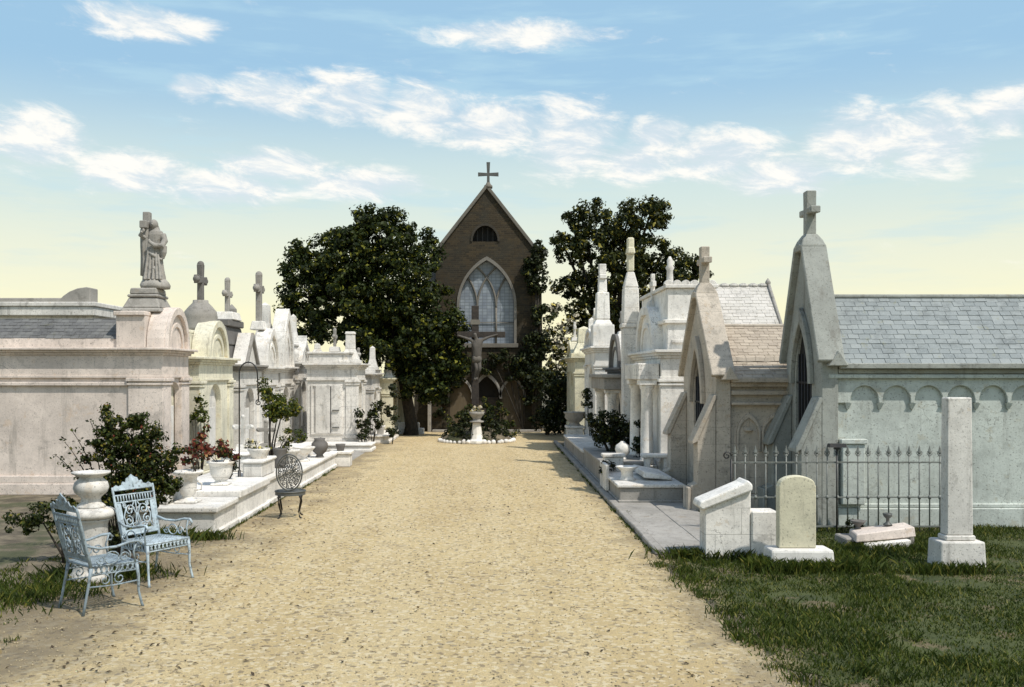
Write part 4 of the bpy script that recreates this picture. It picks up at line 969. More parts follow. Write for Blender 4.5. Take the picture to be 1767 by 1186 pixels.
# R5
T5 = gothic_tomb('gothic_tomb', 'tan gothic tomb, second on the right, with scalloped tiled roof and blind tracery', 3.56, 15.32, 17.8, 2.6, 2.12, 3.02, 3.56, 4.38, 'tan', 'slate_tan', 'tan', th=.24, arch_hw=.42, arch_z=1.7, arch_rise=1.0)
mb = MB(); mb.box(3.81, 5.2, 15.29, 15.379, 1.86, 1.93); mb.box(3.81, 5.2, 15.27, 15.378, 1.70, 1.745); mb.build('string_course', 'tan', T5, .01)
mb = MB()
f = lambda u, z, t: (u, 15.379-t, z)
for c in (4.10, 4.50):
    for k in (1.0,): mb.slab(f, ring([(c+.19,.95)] + pointed_arch(c,.19,1.25,.32) + [(c-.19,.95)], c, 1.1, .84), .0, .04)
    mb.lathe([(.001,-.012),(.07,-.012),(.07,.012),(.001,.012)], (c,15.36,1.30), 12)
mb.build('blind_tracery', 'tan', T5, .005)
mb = MB()
zz = 2.42
sc = []
for i in range(27): sc.append((3.82+i*.09, zz+.018*abs(sin(i*.9))))
rise_s = (3.02-2.14)/(16.56-15.22)
ysl = 15.22+(zz-2.14)/rise_s-.02
mb.loops([[(x, ysl-.03, z-.028) for x, z in sc], [(x, ysl-.055, z-.035) for x, z in sc], [(x, ysl-.02, z+.03) for x, z in sc], [(x, ysl+.05, z+.03) for x, z in sc]], closed=False, cap=(False, False))
mb.build('scalloped_tile_row', 'slate_tan', T5)
# R4 tall classical with pale roof
T, X = tomb('tomb', 'tall white classical tomb in the right row with high attic and pale pitched roof', -1, 3.30, 18.6, 22.0, 2.5, 2.66, 'bright', 'gothic', .95, 2.2, .6, 'grey', pil=.36, plinth=.4, group=RG, frieze=.40)
cross_on(T, X, -.10, 20.3, 3.55, [(.13,.15,3.72,.03)], 4.3, .09, .2, 4.08, 'white', 'white', False, .015)
mb = MB(); mb.box(X(-1.05), X(-.12), 18.72, 21.9, 2.663, 3.86); mb.build('attic', 'bright', T, .012)
mb = MB(); mb.box(X(-1.0), X(-.06), 18.66, 18.715, 3.18, 3.25); mb.box(X(-.9), X(-.2), 18.66, 18.7195, 2.80, 2.86); mb.box(X(-.119), X(-.04), 18.72, 21.8, 3.18, 3.25); mb.build('attic_moulding', 'white', T, .008)
mb = MB(); mb.box(X(-1.1), X(-.07), 18.66, 21.95, 3.861, 3.93); mb.build('attic_cornice', 'white', T, .01)
for i in range(6):
    mb = MB(); xx = X(-.14-.17*i)
    mb.slab(lambda u, z, t: (xx+u, 18.70+t, 3.932+z), round_arch(0,.085,0,.09), 0, .12); mb.build('crest', 'white', T, .006)
mb = MB(); mb.loops([[(X(-1.06),18.7,2.664),(X(-1.06),20.1,4.02),(X(-1.06),21.9,2.664)], [(X(-2.5),18.7,2.664),(X(-2.5),20.1,4.02),(X(-2.5),21.9,2.664)]]); ro = mb.build('roof', 'slate_pale', T); slates(ro, X(-1.07), X(-2.49), 18.7, 2.664, 20.1, 4.02, 'slates_pale', .10, .17, 5)
mb = MB()
for i in range(7): mb.lathe([(.02,0),(.11,.02),(.10,.06),(.03,.09)], (X(-1.16-.2*i), 20.1, 4.0), 10, sy=.5)
mb.build('ridge_cresting', 'slate_pale', ro)
mb = MB(); mb.tube([(X(-2.48),18.75,2.72),(X(-2.48),20.1,4.08)], .035, 6); mb.lathe([(.05,0),(.06,.06),(.01,.14)], (X(-2.47),20.1,4.05), 8); mb.build('verge', 'grey', ro)
mb = MB(); mb.lathe([(.10,0),(.07,.06),(.06,.3),(.09,.36),(.05,.42),(.06,.5),(.02,.58)], (X(-.22), 19.0, 3.93), 12); mb.build('finial', 'white', T)
for yy in (18.85, 20.3):
    mb = MB(); mb.lathe([(.15,.42),(.15,.50),(.125,.53),(.12,1.1),(.105,1.86),(.14,1.92),(.15,1.98)], (X(.26), yy, 0), 18)
    mb.box(X(.08), X(.44), yy-.18, yy+.18, .02, .42); mb.box(X(.09), X(.43), yy-.17, yy+.17, 1.98, 2.08); mb.build('column', 'bright', T, .006)
mb = MB(); mb.box(X(.05), X(.46), 18.65, 20.5, 2.082, 2.4); mb.build('entablature', 'white', T, .012)
# pier with a spire between R4 and R3
T = thing('pier', 'tall pale stone pier with shouldered top and yellow finial rising above the right row', 'pier', (3.2, 22.2, 0), group='stone piers of the right row')
mb = MB(); mb.box(3.02, 3.40, 22.07, 22.43, 0, 3.25); mb.box(2.98, 3.44, 22.05, 22.45, 3.251, 3.35); mb.build('shaft', 'white', T, .015)
mb = MB(); mb.box(3.02, 3.40, 22.07, 22.43, 3.351, 4.18, .02); mb.box(3.04, 3.38, 22.09, 22.41, 4.181, 4.55, .09); mb.build('shoulder', 'white', T, .02)
mb = MB(); mb.box(3.13, 3.29, 22.17, 22.33, 4.551, 5.34); mb.box(3.11, 3.31, 22.10, 22.40, 4.95, 5.12, .02); mb.build('finial', 'yellow', T, .03)
# R3 columned porch
T, X = tomb('tomb', 'grey columned tomb with a dark arched porch in the middle of the right row', -1, 3.15, 22.7, 25.6, 2.2, 2.35, 'white2', 'gothic', .85, 1.9, .62, 'shade_black', pil=.3, plinth=.4, group=RG, cmat='dark')  # tablet coloured black for the shade in the porch
for yy in (22.95, 25.3):
    mb = MB(); mb.box(X(.10), X(.46), yy-.18, yy+.18, .0, .42); mb.lathe([(.14,.42),(.13,.5),(.12,.6),(.105,1.62),(.13,1.68),(.15,1.74)], (X(.28), yy, 0), 16); mb.box(X(.11), X(.45), yy-.17, yy+.17, 1.741, 1.82); mb.build('column', 'white2', T, .006)
mb = MB(); mb.box(X(.051), X(.50), 22.7, 25.55, 1.821, 2.1); mb.box(X(.04), X(.56), 22.62, 25.62, 2.101, 2.19); mb.build('porch_entablature', 'grey', T, .012)
obelisk(T, X(-.15), 22.95, 2.36, 3.0, .13, 'white', 'pt', 'finial'); obelisk(T, X(-.15), 25.4, 2.36, 3.2, .13, 'white', 'pt', 'finial')
cross_on(T, X, -.12, 24.15, 3.12, [(.12,.15,3.26,.03)], 3.72, .09, .2, 3.54, 'grey', 'white', True, .015)
# R2 with spire
T, X = tomb('tomb', 'white tomb on the right with a slim spire over its near corner, round pediment', -1, 2.88, 26.5, 29.3, 2.2, 2.95, 'bright', 'round', .55, 2.0, .6, 'white2', pil=.36, plinth=.4, group=RG)
mb = MB(); cx, cy = 3.08, 26.75
mb.box(cx-.30, cx+.30, cy-.3, cy+.3, 2.953, 3.55); mb.box(cx-.26, cx+.26, cy-.26, cy+.26, 3.551, 3.70, .08); mb.box(cx-.19, cx+.19, cy-.19, cy+.19, 3.701, 4.45, .02); mb.box(cx-.12, cx+.12, cy-.12, cy+.12, 4.451, 4.82, .01); mb.box(cx-.10, cx+.10, cy-.16, cy+.16, 4.821, 4.95); mb.box(cx-.10, cx+.10, cy-.10, cy+.10, 4.951, 5.24); mb.build('spire', 'bright', T, .02)
obelisk(T, X(-.15), 29.1, 2.96, 3.9, .15, 'white2', 'pt', 'finial'); cross_on(T, X, -.12, 27.9, 3.45, [(.13,.15,3.58,.03)], 4.05, .09, .2, 3.86, 'white', 'white', True, .015)
# R1 farthest
T, X = tomb('tomb', 'farthest pale yellow tomb of the right row, beside the chapel garden', -1, 2.72, 31.0, 34.2, 1.8, 2.75, 'yellow', 'pointed', .6, 2.2, .55, 'white2', pil=.4, plinth=.4, group=RG)
obelisk(T, X(-.3), 31.5, 2.76, 3.75, .30, 'yellow', 'pt')
obelisk(T, X(-.3), 33.7, 2.76, 3.5, .2, 'yellow', 'pt')
cross_on(T, X, -.1, 32.6, 3.3, [(.13,.15,3.42,.03)], 3.95, .09, .2, 3.75, 'white', 'white', False, .015)

# ================================================================== LOW WALLS, PLINTHS, FLOWER BED
def low_wall(label, x0, x1, y0, y1, h, mat='white2', cap=.07, over=.05, name='low_wall', cat='low wall', group=None, capmat=None, joint=True, body_in=.0, foot=True):
    T = thing(name, label, cat, ((x0+x1)/2, (y0+y1)/2, 0), group=group)
    mb = MB(); mb.box(x0, x1, y0, y1, .0, h-cap); 
    if foot: mb.box(x0-.03, x1+.04, y0-.04, y1+.0, 0, .09)
    mb.build('masonry', mat, T, .015)
    mb = MB()
    n = max(1, int((y1-y0)/1.0)); 
    for i in range(n):
        a = y0+(y1-y0)*i/n; b = y0+(y1-y0)*(i+1)/n
        mb.box(x0-over, x1+over, a-(over if i == 0 else -.004), b, h-cap+.001, h+random.uniform(-.006,.006))
    mb.build('coping', capmat or mat, T, .02, 2)
    return T
LWG = 'low copings edging the left plots'; RWG = 'low copings edging the right plots'
low_wall('nearest left coping, a low white plinth with rounded moulding behind the light blue chair', -4.9, -3.72, 12.95, 14.0, .41, 'white2', .08, .05, group=LWG)
low_wall('taller white coping block with a thick slab, second from the near end on the left', -4.9, -3.70, 14.08, 15.9, .50, 'bright', .12, .05, group=LWG)
low_wall('white coping behind the dark round-backed chair', -4.9, -3.72, 15.98, 18.3, .48, 'white', .08, .04, group=LWG)
low_wall('long low white coping between the dark chair and the grey ramp on the left', -4.9, -3.66, 18.4, 22.6, .36, 'bright', .07, .04, group=LWG)
T = thing('stone_block', 'small white stone block closing the end of the left coping by the ramp', 'block', (-3.5, 22.9, 0))
mb = MB(); mb.box(-3.78, -3.34, 22.68, 23.1, 0, .30); mb.build('block', 'bright', T, .015); mb = MB(); mb.box(-3.82, -3.30, 22.64, 23.14, .301, .37); mb.build('cap_slab', 'bright', T, .015)
T = thing('ramp', 'grey paved slab sloping from the path to the left tombs', 'ramp', (-4.2, 24.6, 0))
mb = MB(); mb.slab(lambda u, z, t: (u, 23.25+t, z), [(-5.6,0),(-3.45,0),(-5.6,.12)], 0, 3.6); mb.build('slab', 'pave', T)
def block(label, x0, x1, y0, y1, z0, z1, mat, cat='block', name='stone_block', cap=True):
    T = thing(name, label, cat, ((x0+x1)/2, (y0+y1)/2, z0))
    mb = MB(); mb.box(x0, x1, y0, y1, z0, z1-.05); mb.build('block', mat, T, .015)
    mb = MB(); mb.box(x0-.03, x1+.03, y0-.03, y1+.03, z1-.049, z1); mb.build('cap_slab', 'bright', T, .015)
block('grey-white block standing at the back of the nearest left coping', -4.85, -4.42, 13.15, 13.9, .411, .68, 'white2')
block('square white block on the coping just before the dark round-backed chair', -4.12, -3.80, 15.95, 16.9, .481, .76, 'white')
block('low white grave block beside the thin mop-headed tree', -4.75, -4.30, 16.9, 18.0, .481, .80, 'white2')
block('white stepped block behind the small urn on the long low coping', -4.70, -4.25, 18.7, 19.6, .361, .70, 'bright')
block('white block between the flat bowl and the grey ball vase on the long coping', -4.5, -4.05, 20.7, 21.9, .361, .62, 'white')
for lb, x, y, z, h, m_ in (('small white marble cross on a step in the third left plot', -4.5, 17.45, .80, .62, 'bright'), ('small grey stone cross in the long left plot', -4.48, 19.15, .70, .55, 'grey')):
    T = thing('grave_cross', lb, 'cross', (x, y, z))
    mb = MB(); mb.box(x-.12, x+.12, y-.12, y+.12, z+.001, z+.12, .02); mb.build('base', m_, T, .01)
    mb = MB(); cross_mb(mb, x, y, z+.121, z+h, .07, .16, z+h*.7, .06, 'x', .01, True); mb.build('cross', m_, T, .008)
low_wall('low white plinth at the foot of the broad panelled tomb', -5.4, -3.4, 27.0, 28.05, .22, 'bright', .06, .04, group=LWG)
low_wall('far left coping with clipped plants before the yellowed tombs', -3.85, -3.25, 30.2, 33.4, .26, 'white', .06, .04, group=LWG)

low_wall('nearest right coping, a grey plinth with a white slab beside the pavement', 2.14, 3.20, 16.1, 18.2, .35, 'grey', .06, .04, capmat='white2', group=RWG)  # right copings: masonry grey carries the shade from the tombs
low_wall('grey coping on the right below the dark topiary', 2.14, 3.0, 18.5, 22.2, .50, 'grey', .07, .03, capmat='grey', group=RWG)
low_wall('far grey coping on the right leading to the big pedestal urn', 2.14, 2.9, 22.4, 28.2, .42, 'grey', .07, .03, capmat='white2', group=RWG)
T = thing('stone_box', 'small white stone planter box at the path edge right of the kerb', 'planter', (2.27, 17.2, 0))
mb = MB(); mb.box(2.06, 2.13, 17.4, 18.3, .08, .55); mb.box(2.135, 2.5, 18.22, 18.46, 0, .62); mb.build('box', 'white2', T, .012)
mb = MB(); mb.box(2.10, 2.54, 18.19, 18.49, .621, .68); mb.build('rim', 'white2', T, .012)
T = thing('grave_slab', 'tilted pale marble grave slab lying on the nearest right coping', 'grave slab', (2.85, 17.2, .36))
mb = MB(); mb.loops([[(2.62,16.6,.40),(3.12,16.6,.36),(3.12,17.9,.36),(2.62,17.9,.40)],[(2.62,16.6,.52),(3.12,16.6,.42),(3.12,17.9,.42),(2.62,17.9,.52)]]); mb.build('slab', 'bright', T, .02)
T = thing('pedestal_table', 'small white stone bench with square legs beside the right tombs', 'stone bench', (3.1, 18.35, .0))
mb = MB(); mb.box(2.86, 3.42, 18.24, 18.56, .60, .67); mb.build('top', 'bright', T, .015)
for x in (2.92, 3.28): 
    mb = MB(); mb.box(x, x+.10, 18.28, 18.52, 0, .599); mb.build('leg', 'bright', T, .012)

def flowerbed():
    cx, cy = -.48, 31.2
    T = thing('flower_bed', 'round flower bed in the path with a white stone border before the chapel', 'flower bed', (cx, cy, 0))
    mb = MB(); n = 36
    mb.loops([[(cx+r*cos(2*pi*i/n), cy+1.0*r*sin(2*pi*i/n), z) for i in range(n)] for r, z in ((1.14,0),(1.12,.12),(.75,.34),(.3,.48),(.02,.52))], True); mb.build('mound', 'soil', T)
    for i in range(46):
        a = 2*pi*i/46+random.uniform(-.03,.03); R = random.uniform(.05,.085)
        mb = MB(); mb.ball((cx+1.2*cos(a), cy+1.2*sin(a), R*.75), R*1.1, R*1.1, R*random.uniform(.9,1.2), 9, 6); mb.build('border_stone', 'bright', T)
    return T
flowerbed()
shrub('bedding_plants', 'dark green bedding plants mounded in the round flower bed', 'plants', (-.48, 31.2, .4),
      [(-.48+.62*cos(a), 31.2+.62*sin(a), .34, .34, .34, .26) for a in [i*pi/4 for i in range(8)]] + [(-.48+.95*cos(a), 31.2+.95*sin(a), .16, .22, .22, .17) for a in [i*pi/7 for i in range(14)]] + [(-.9,31.5,.6,.4,.3,.36),(.0,31.5,.6,.4,.3,.36),(-.75,31.3,.66,.36,.3,.28),(-.2,31.3,.66,.36,.3,.28),(-.48,31.5,.78,.36,.3,.3),(-1.2,31.2,.3,.3,.3,.22),(.25,31.2,.3,.3,.3,.22)], 'ivy', .085, .12, 60, 34, 31, 0)
shrub('grass_mound', 'grassy shrub behind the white pedestal at the flower bed', 'plants', (-.3, 32.3, 0), [(-1.0,32.35,.45,.5,.3,.42),(.1,32.45,.75,.5,.3,.5),(-.45,32.4,.85,.55,.3,.5),(.5,32.3,.35,.45,.3,.3),(-.5,32.4,.7,.5,.3,.4)], 'bush', .085, .12, 60, 34, 32, 0)
T = thing('urn_pedestal', 'white flared stone pedestal with a flower bowl in the middle of the round bed', 'pedestal', (-.46, 30.05, 0))
mb = MB(); cx, cy = -.46, 30.15
mb.lathe([(.27,.02),(.27,.10),(.21,.16),(.17,.3),(.14,.55),(.125,.66)], (cx,cy,0), 8, smooth=False); mb.build('pedestal', 'bright', T, .008)
mb = MB(); mb.lathe([(.12,.661),(.22,.68),(.22,.72),(.12,.74),(.13,.80),(.22,.92),(.25,1.0),(.23,1.0),(.2,.94),(.02,.9)], (cx,cy,0), 20); mb.build('bowl', 'grey', T)
shrub('flowers', 'clump of white flowers in the bowl on the white pedestal', 'flowers', (cx, cy, 1.0), [(cx-.10,cy,1.10,.14,.14,.12),(cx+.10,cy,1.10,.14,.14,.11)], 'pale_fl', .06, .07, 110, 30, 33, 0)

# ================================================================== IRON CHAIRS
def spiral(cx, cz, r0, turns, a0, sgn=1, n=22, r1=.15):
    return [(cx+r0*(1-(1-r1)*i/n)*cos(a0+sgn*2*pi*turns*i/n), cz+r0*(1-(1-r1)*i/n)*sin(a0+sgn*2*pi*turns*i/n)) for i in range(n+1)]
def armchair(label, loc, rz, mat, back_h=.52):
    T = thing('garden_armchair', label, 'chair', loc, rz, group='pale blue cast iron garden armchairs', local=True)
    sz = .43; yb = -.20; W0, W1 = .235, .26
    def bp(u, v, o=0.0): return (u, yb-.26*v-o, sz+v)              # a point in the plane of the raked back
    wv = lambda v: W0+(W1-W0)*v/back_h
    mb = MB()
    for s in (-1, 1): mb.tube([bp(s*wv(v), v) for v in (-.02,.12,.26,.40,back_h,back_h+.035)], [.015,.015,.015,.014,.013,.008], 7)
    for v in (.05, back_h-.13, back_h-.055, back_h): mb.tube([bp(-wv(v), v), bp(wv(v), v)], .010, 6)
    bf = mb.build('back_frame', mat, T)
    mb = MB()
    for s in (-1, 1):
        mb.slab(lambda u, v, t: bp(u, v, t), [(s*wv(.05), .05), (s*wv(back_h-.13), back_h-.13), (s*(wv(.3)-.062), back_h-.13), (s*(wv(.1)-.062), .05)], -.004, .004)
    mb.slab(lambda u, v, t: bp(u, v, t), [(-.18,.052),(.18,.052),(.18,.10),(-.18,.10)], -.004, .004)
    for i in range(13):
        u = -.21+.035*i; mb.tube([bp(u, back_h-.125), bp(u, back_h-.06)], .0075, 5)
    mb.build('slotted_panel', mat, T)
    mb = MB()
    def sc(pts, r=.0075): mb.tube([bp(u, v) for u, v in pts], r, 5)
    for s in (-1, 1):
        sc([(s*.012+s*(u), v) for u, v in spiral(.075,.30,.062,1.4,pi,-1)])
        sc([(s*u, v) for u, v in spiral(.115,.19,.055,1.4,pi*.5,1)]); sc([(s*u, v) for u, v in spiral(.06,.14,.042,1.3,0,-1)])
        sc([(s*.17,.11),(s*.15,.16),(s*.17,.24),(s*.13,.33),(s*.165,.38)]); sc([(0,.10),(s*.03,.18),(s*.012,.26),(s*.05,.34),(s*.02,.385)])
        sc([(s*u, v) for u, v in spiral(.14,.355,.026,1.1,pi*1.5,1)], .007)
    sc([(0,.10),(0,.385)], .008)
    mb.build('scrollwork', mat, T)
    mb = MB(); cr = [(-.25,0),(.25,0),(.25,.03),(.21,.055),(.18,.04),(.14,.05),(.12,.085),(.085,.075),(.07,.115),(.035,.125),(0,.155)]
    cr = cr + [(-u, v) for u, v in reversed(cr[2:-1])]
    mb.slab(lambda u, v, t: bp(u, back_h+v, t), cr, -.006, .006)
    for s in (-1, 1): mb.tube([bp(s*u, back_h+v, .004) for u, v in spiral(.05,.05,.035,1.3,0,1)], .007, 5); mb.tube([bp(s*u, back_h+v, .004) for u, v in spiral(.15,.025,.02,1.2,0,1)], .006, 5)
    mb.tube([bp(0, back_h+.02, -.004), bp(0, back_h+.13, -.004)], .010, 6)
    mb.build('crest', mat, T)
    # seat: rim, pierced lattice, deep pierced apron
    mb = MB(); q = [(-.23,-.2),(.23,-.2),(.27,.235),(-.27,.235)]
    mb.tube([(x, y, sz) for x, y in q+[q[0]]], .011, 6); mb.build('seat_rim', mat, T)
    mb = MB()
    for i in range(1, 12):
        k = i/12; mb.tube([(-.23-.04*k, -.2+.435*k, sz), (.23+.04*k, -.2+.435*k, sz)], .0065, 4); mb.tube([(-.23+.46*k, -.2, sz+.002), (-.27+.54*k, .235, sz+.002)], .0065, 4)
    mb.build('seat_lattice', mat, T)
    mb = MB()
    def apron(a, b, n):
        a = Vector(a); b = Vector(b)
        mb.tube([a-Vector((0,0,.075)), b-Vector((0,0,.075))], .007, 5)
        for i in range(n):
            c = a.lerp(b, (i+.5)/n); d = (b-a).normalized()
            mb.tube([c+d*(.02*cos(t))+Vector((0,0,-.038+.03*sin(t))) for t in [2*pi*j/9 for j in range(10)]], .006, 4)
            e = a.lerp(b, (i)/n); mb.tube([e, e-Vector((0,0,.075))], .006, 4)
    apron((-.27,.235,sz), (.27,.235,sz), 11); apron((-.23,-.2,sz), (-.27,.235,sz), 9); apron((.23,-.2,sz), (.27,.235,sz), 9)
    mb.build('apron', mat, T)
    for s in (-1, 1):
        mb = MB(); v = .20
        b0 = bp(s*wv(v), v); pts = [b0, (s*.262, -.13, sz+.165), (s*.275, .02, sz+.165), (s*.282, .15, sz+.195), (s*.285, .235, sz+.195), (s*.285, .265, sz+.165), (s*.283,.25,sz+.135), (s*.283,.225,sz+.14)]
        mb.tube(pts, [.013,.013,.013,.014,.015,.014,.011,.009], 7)
        mb.tube([(s*.275,.22,sz+.19),(s*.275,.19,sz+.10),(s*.272,.21,sz)], .010, 6)
        mb.tube([(s*.27, y, z) for y, z in [(-.02+.07*cos(t), sz+.07+.055*sin(t)) for t in [2*pi*j/12 for j in range(13)]]], .007, 5)
        mb.tube([(s*.27, y, z) for y, z in spiral(.10,sz+.06,.05,1.3,0,1)], .007, 5); mb.tube([(s*.27, y, z) for y, z in spiral(-.12,sz+.06,.045,1.3,pi,1)], .007, 5)
        mb.build('armrest', mat, T)
        mb = MB(); mb.tube([(s*.265,.225,sz-.01),(s*.272,.24,.30),(s*.268,.245,.15),(s*.28,.27,.03),(s*.283,.28,.0)], [.019,.015,.012,.013,.016], 8); mb.build('leg', mat, T)
        mb = MB(); mb.tube([(s*.232,-.195,sz-.01),(s*.235,-.215,.30),(s*.238,-.25,.12),(s*.242,-.275,.0)], [.019,.014,.012,.015], 8); mb.build('leg', mat, T)
        mb = MB(); mb.tube([(s*.262, y, z) for y, z in spiral(.06,.30,.06,1.3,pi*.5,1)], .007, 5); mb.tube([(s*.262, y, z) for y, z in spiral(-.08,.30,.05,1.3,pi*.5,-1)], .007, 5)
        mb.tube([(s*.266,.23,.25),(s*.262,0,.24),(s*.24,-.22,.25)], .008, 5); mb.build('side_brace', mat, T)
    return T
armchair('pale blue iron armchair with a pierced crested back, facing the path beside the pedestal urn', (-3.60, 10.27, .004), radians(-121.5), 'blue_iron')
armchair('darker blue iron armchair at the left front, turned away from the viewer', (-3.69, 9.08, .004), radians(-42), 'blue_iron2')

def round_chair():
    T = thing('garden_chair', 'dark iron chair with a round pierced back, alone at the left edge of the path', 'chair', (-3.08, 14.75, .004), radians(8), local=True)
    sz = .40
    def bp(u, v): return (u, -.19-.16*v, sz+.02+v)
    cz, ru, rv = .285, .19, .275
    mb = MB(); mb.tube([bp(ru*cos(t), cz+rv*sin(t)) for t in [2*pi*i/40 for i in range(41)]], .012, 7)
    mb.tube([bp(.86*ru*cos(t), cz+.88*rv*sin(t)) for t in [2*pi*i/40 for i in range(41)]], .007, 5); mb.build('back_hoop', 'iron_gr', T)
    mb = MB(); R = random.Random(4)
    for row in range(9):
        v = -.22+.055*row; hw = .86*ru*math.sqrt(max(0, 1-(v/(.88*rv))**2)); k = max(1, int(hw*2/.052))
        for i in range(k):
            u = -hw+2*hw*(i+.5)/k; r = .029
            mb.tube([bp(x, y) for x, y in spiral(u, cz+v, r, 1.2, R.uniform(0, 6.28), R.choice((-1,1)), 12)], .0072, 4)
    for t in [2*pi*i/14 for i in range(14)]:
        mb.tube([bp(.3*ru*cos(t), cz+.3*rv*sin(t)), bp(.86*ru*cos(t+.4), cz+.88*rv*sin(t+.4))], .006, 4)
    mb.tube([bp(.3*ru*cos(t), cz+.3*rv*sin(t)) for t in [2*pi*i/16 for i in range(17)]], .007, 5); mb.build('leaf_pattern', 'iron_gr', T)
    mb = MB(); mb.tube([(.225*cos(t), .225*sin(t), sz) for t in [2*pi*i/32 for i in range(33)]], .014, 7)
    for r in (.17,.115,.06): mb.tube([(r*cos(t), r*sin(t), sz) for t in [2*pi*i/24 for i in range(25)]], .008, 5)
    for i in range(18): t = 2*pi*i/18; mb.tube([(0,0,sz), (.22*cos(t), .22*sin(t), sz)], .006, 4)
    mb.loops([[(.228*cos(t), .228*sin(t), z) for t in [2*pi*i/32 for i in range(32)]] for z in (sz-.055, sz-.005)], True, (False, False)); mb.build('seat', 'iron_gr', T)
    for i in range(4):
        t = pi/4+i*pi/2; mb = MB()
        mb.tube([(r*cos(t), r*sin(t), z) for r, z in ((.19,sz-.02),(.235,sz-.08),(.225,.22),(.19,.10),(.205,.03),(.245,.004))], [.022,.021,.016,.012,.012,.014], 8); mb.build('leg', 'iron', T)
    return T
round_chair()

# ================================================================== URNS AND POTS
def urn(label, x, y, z, prof, mat='white2', handles=0.0, name='stone_urn', cat='urn', n=26, hz=.0, group='stone urns of the plots', foot=None):
    T = thing(name, label, cat, (x, y, z), group=group)
    mb = MB(); mb.lathe(prof, (x, y, z+.002), n); mb.build('bowl', mat, T)
    if foot:
        mb = MB(); mb.box(x-foot, x+foot, y-foot, y+foot, z-.0, z+.03); mb.build('foot', mat, T, .008)
    if handles:
        for s in (-1, 1):
            mb = MB(); mb.tube([(x+s*(handles-.03), y, z+hz-.07), (x+s*(handles+.05), y, z+hz-.06), (x+s*(handles+.06), y, z+hz+.02), (x+s*(handles+.0), y, z+hz+.06)], .013, 7); mb.build('handle', mat, T)
    return T
# tall urn on its round pedestal, left front
T = thing('pedestal', 'round white stone pedestal under the tall urn behind the chairs', 'pedestal', (-4.24, 10.2, 0))
mb = MB(); mb.lathe([(.215,0),(.215,.08),(.185,.11),(.172,.16),(.168,.60),(.18,.64),(.21,.67)], (-4.24,10.2,0), 30); mb.build('shaft', 'white2', T)
mb = MB(); mb.lathe([(.20,.671),(.235,.69),(.245,.72),(.235,.755),(.215,.77),(.16,.785)], (-4.24,10.2,0), 30); mb.build('cap_moulding', 'white', T)
urn('tall bulging stone urn with a wide rim on the round pedestal at the left front', -4.24, 10.2, .785, [(.15,0),(.14,.02),(.105,.05),(.095,.09),(.11,.115),(.165,.16),(.18,.21),(.165,.265),(.12,.305),(.115,.32),(.17,.345),(.195,.36),(.195,.375),(.16,.375),(.12,.33),(.02,.32)], 'white2')
urn('handled white urn on the nearest left coping, red flowers behind', -4.22, 13.4, .41, [(.14,0),(.13,.03),(.08,.06),(.075,.09),(.10,.12),(.115,.20),(.12,.34),(.14,.37),(.20,.40),(.21,.425),(.20,.44),(.15,.43),(.11,.36),(.02,.35)], 'white', .13, hz=.24, foot=.15)
urn('wide tub shaped white urn holding low red flowers on the taller coping block', -4.14, 14.75, .50, [(.12,0),(.11,.03),(.085,.06),(.13,.11),(.165,.18),(.17,.28),(.19,.32),(.215,.335),(.215,.36),(.18,.36),(.15,.30),(.02,.28)], 'white', foot=.13)
urn('small white urn behind the dark round-backed chair', -3.92, 18.75, .36, [(.11,0),(.10,.03),(.07,.06),(.09,.10),(.13,.18),(.14,.27),(.19,.32),(.20,.36),(.16,.36),(.12,.30),(.02,.28)], 'white2', foot=.12)
urn('flat white bowl urn on the long low coping', -3.95, 20.3, .36, [(.10,0),(.09,.03),(.06,.08),(.10,.14),(.20,.24),(.24,.29),(.22,.30),(.16,.25),(.02,.2)], 'white', foot=.11)
urn('dark grey ball shaped vase on the long low coping', -3.78, 21.2, .36, [(.10,0),(.08,.03),(.07,.06),(.14,.12),(.185,.22),(.175,.31),(.11,.37),(.13,.42),(.10,.42),(.02,.38)], 'dark')
urn('low white vase with a spreading rim on the nearest right coping', 2.36, 16.75, .35, [(.15,0),(.12,.03),(.10,.08),(.11,.16),(.15,.20),(.20,.225),(.20,.24),(.15,.235),(.09,.18),(.02,.17)], 'bright')
T = thing('pedestal', 'big square grey stone pedestal at the far right end of the path', 'pedestal', (2.52, 29.2, 0))
mb = MB(); mb.box(2.22, 2.82, 28.9, 29.5, 0, .12); mb.box(2.28, 2.76, 28.96, 29.44, .121, .55); mb.box(2.24, 2.80, 28.92, 29.48, .551, .63); mb.build('plinth', 'white2', T, .015)
urn('broad grey stone urn on the big square pedestal before the chapel bush', 2.52, 29.2, .63, [(.2,0),(.17,.04),(.14,.08),(.22,.14),(.30,.24),(.29,.34),(.33,.38),(.34,.41),(.28,.41),(.2,.35),(.02,.33)], 'grey')
urn('white ball finial vase on the grey right coping', 2.6, 19.1, .50, [(.10,0),(.08,.03),(.06,.06),(.12,.12),(.15,.20),(.13,.28),(.06,.33),(.03,.36)], 'bright')
urn('small white flower pot on the far left coping', -3.55, 30.8, .26, [(.10,0),(.13,.20),(.16,.24),(.16,.28),(.12,.28),(.02,.24)], 'bright', name='flower_pot', cat='flower pot', group='small flower pots')
urn('small white trough pot on the square white block beside the iron hoop', -3.96, 16.4, .76, [(.13,0),(.16,.10),(.19,.14),(.19,.17),(.15,.17),(.02,.14)], 'white', name='flower_pot', cat='flower pot', group='small flower pots')
urn('tall dark pot behind the round-backed chair', -3.86, 17.6, .48, [(.09,0),(.11,.08),(.10,.20),(.13,.33),(.14,.36),(.10,.36),(.02,.3)], 'dark', name='flower_pot', cat='flower pot', group='small flower pots')
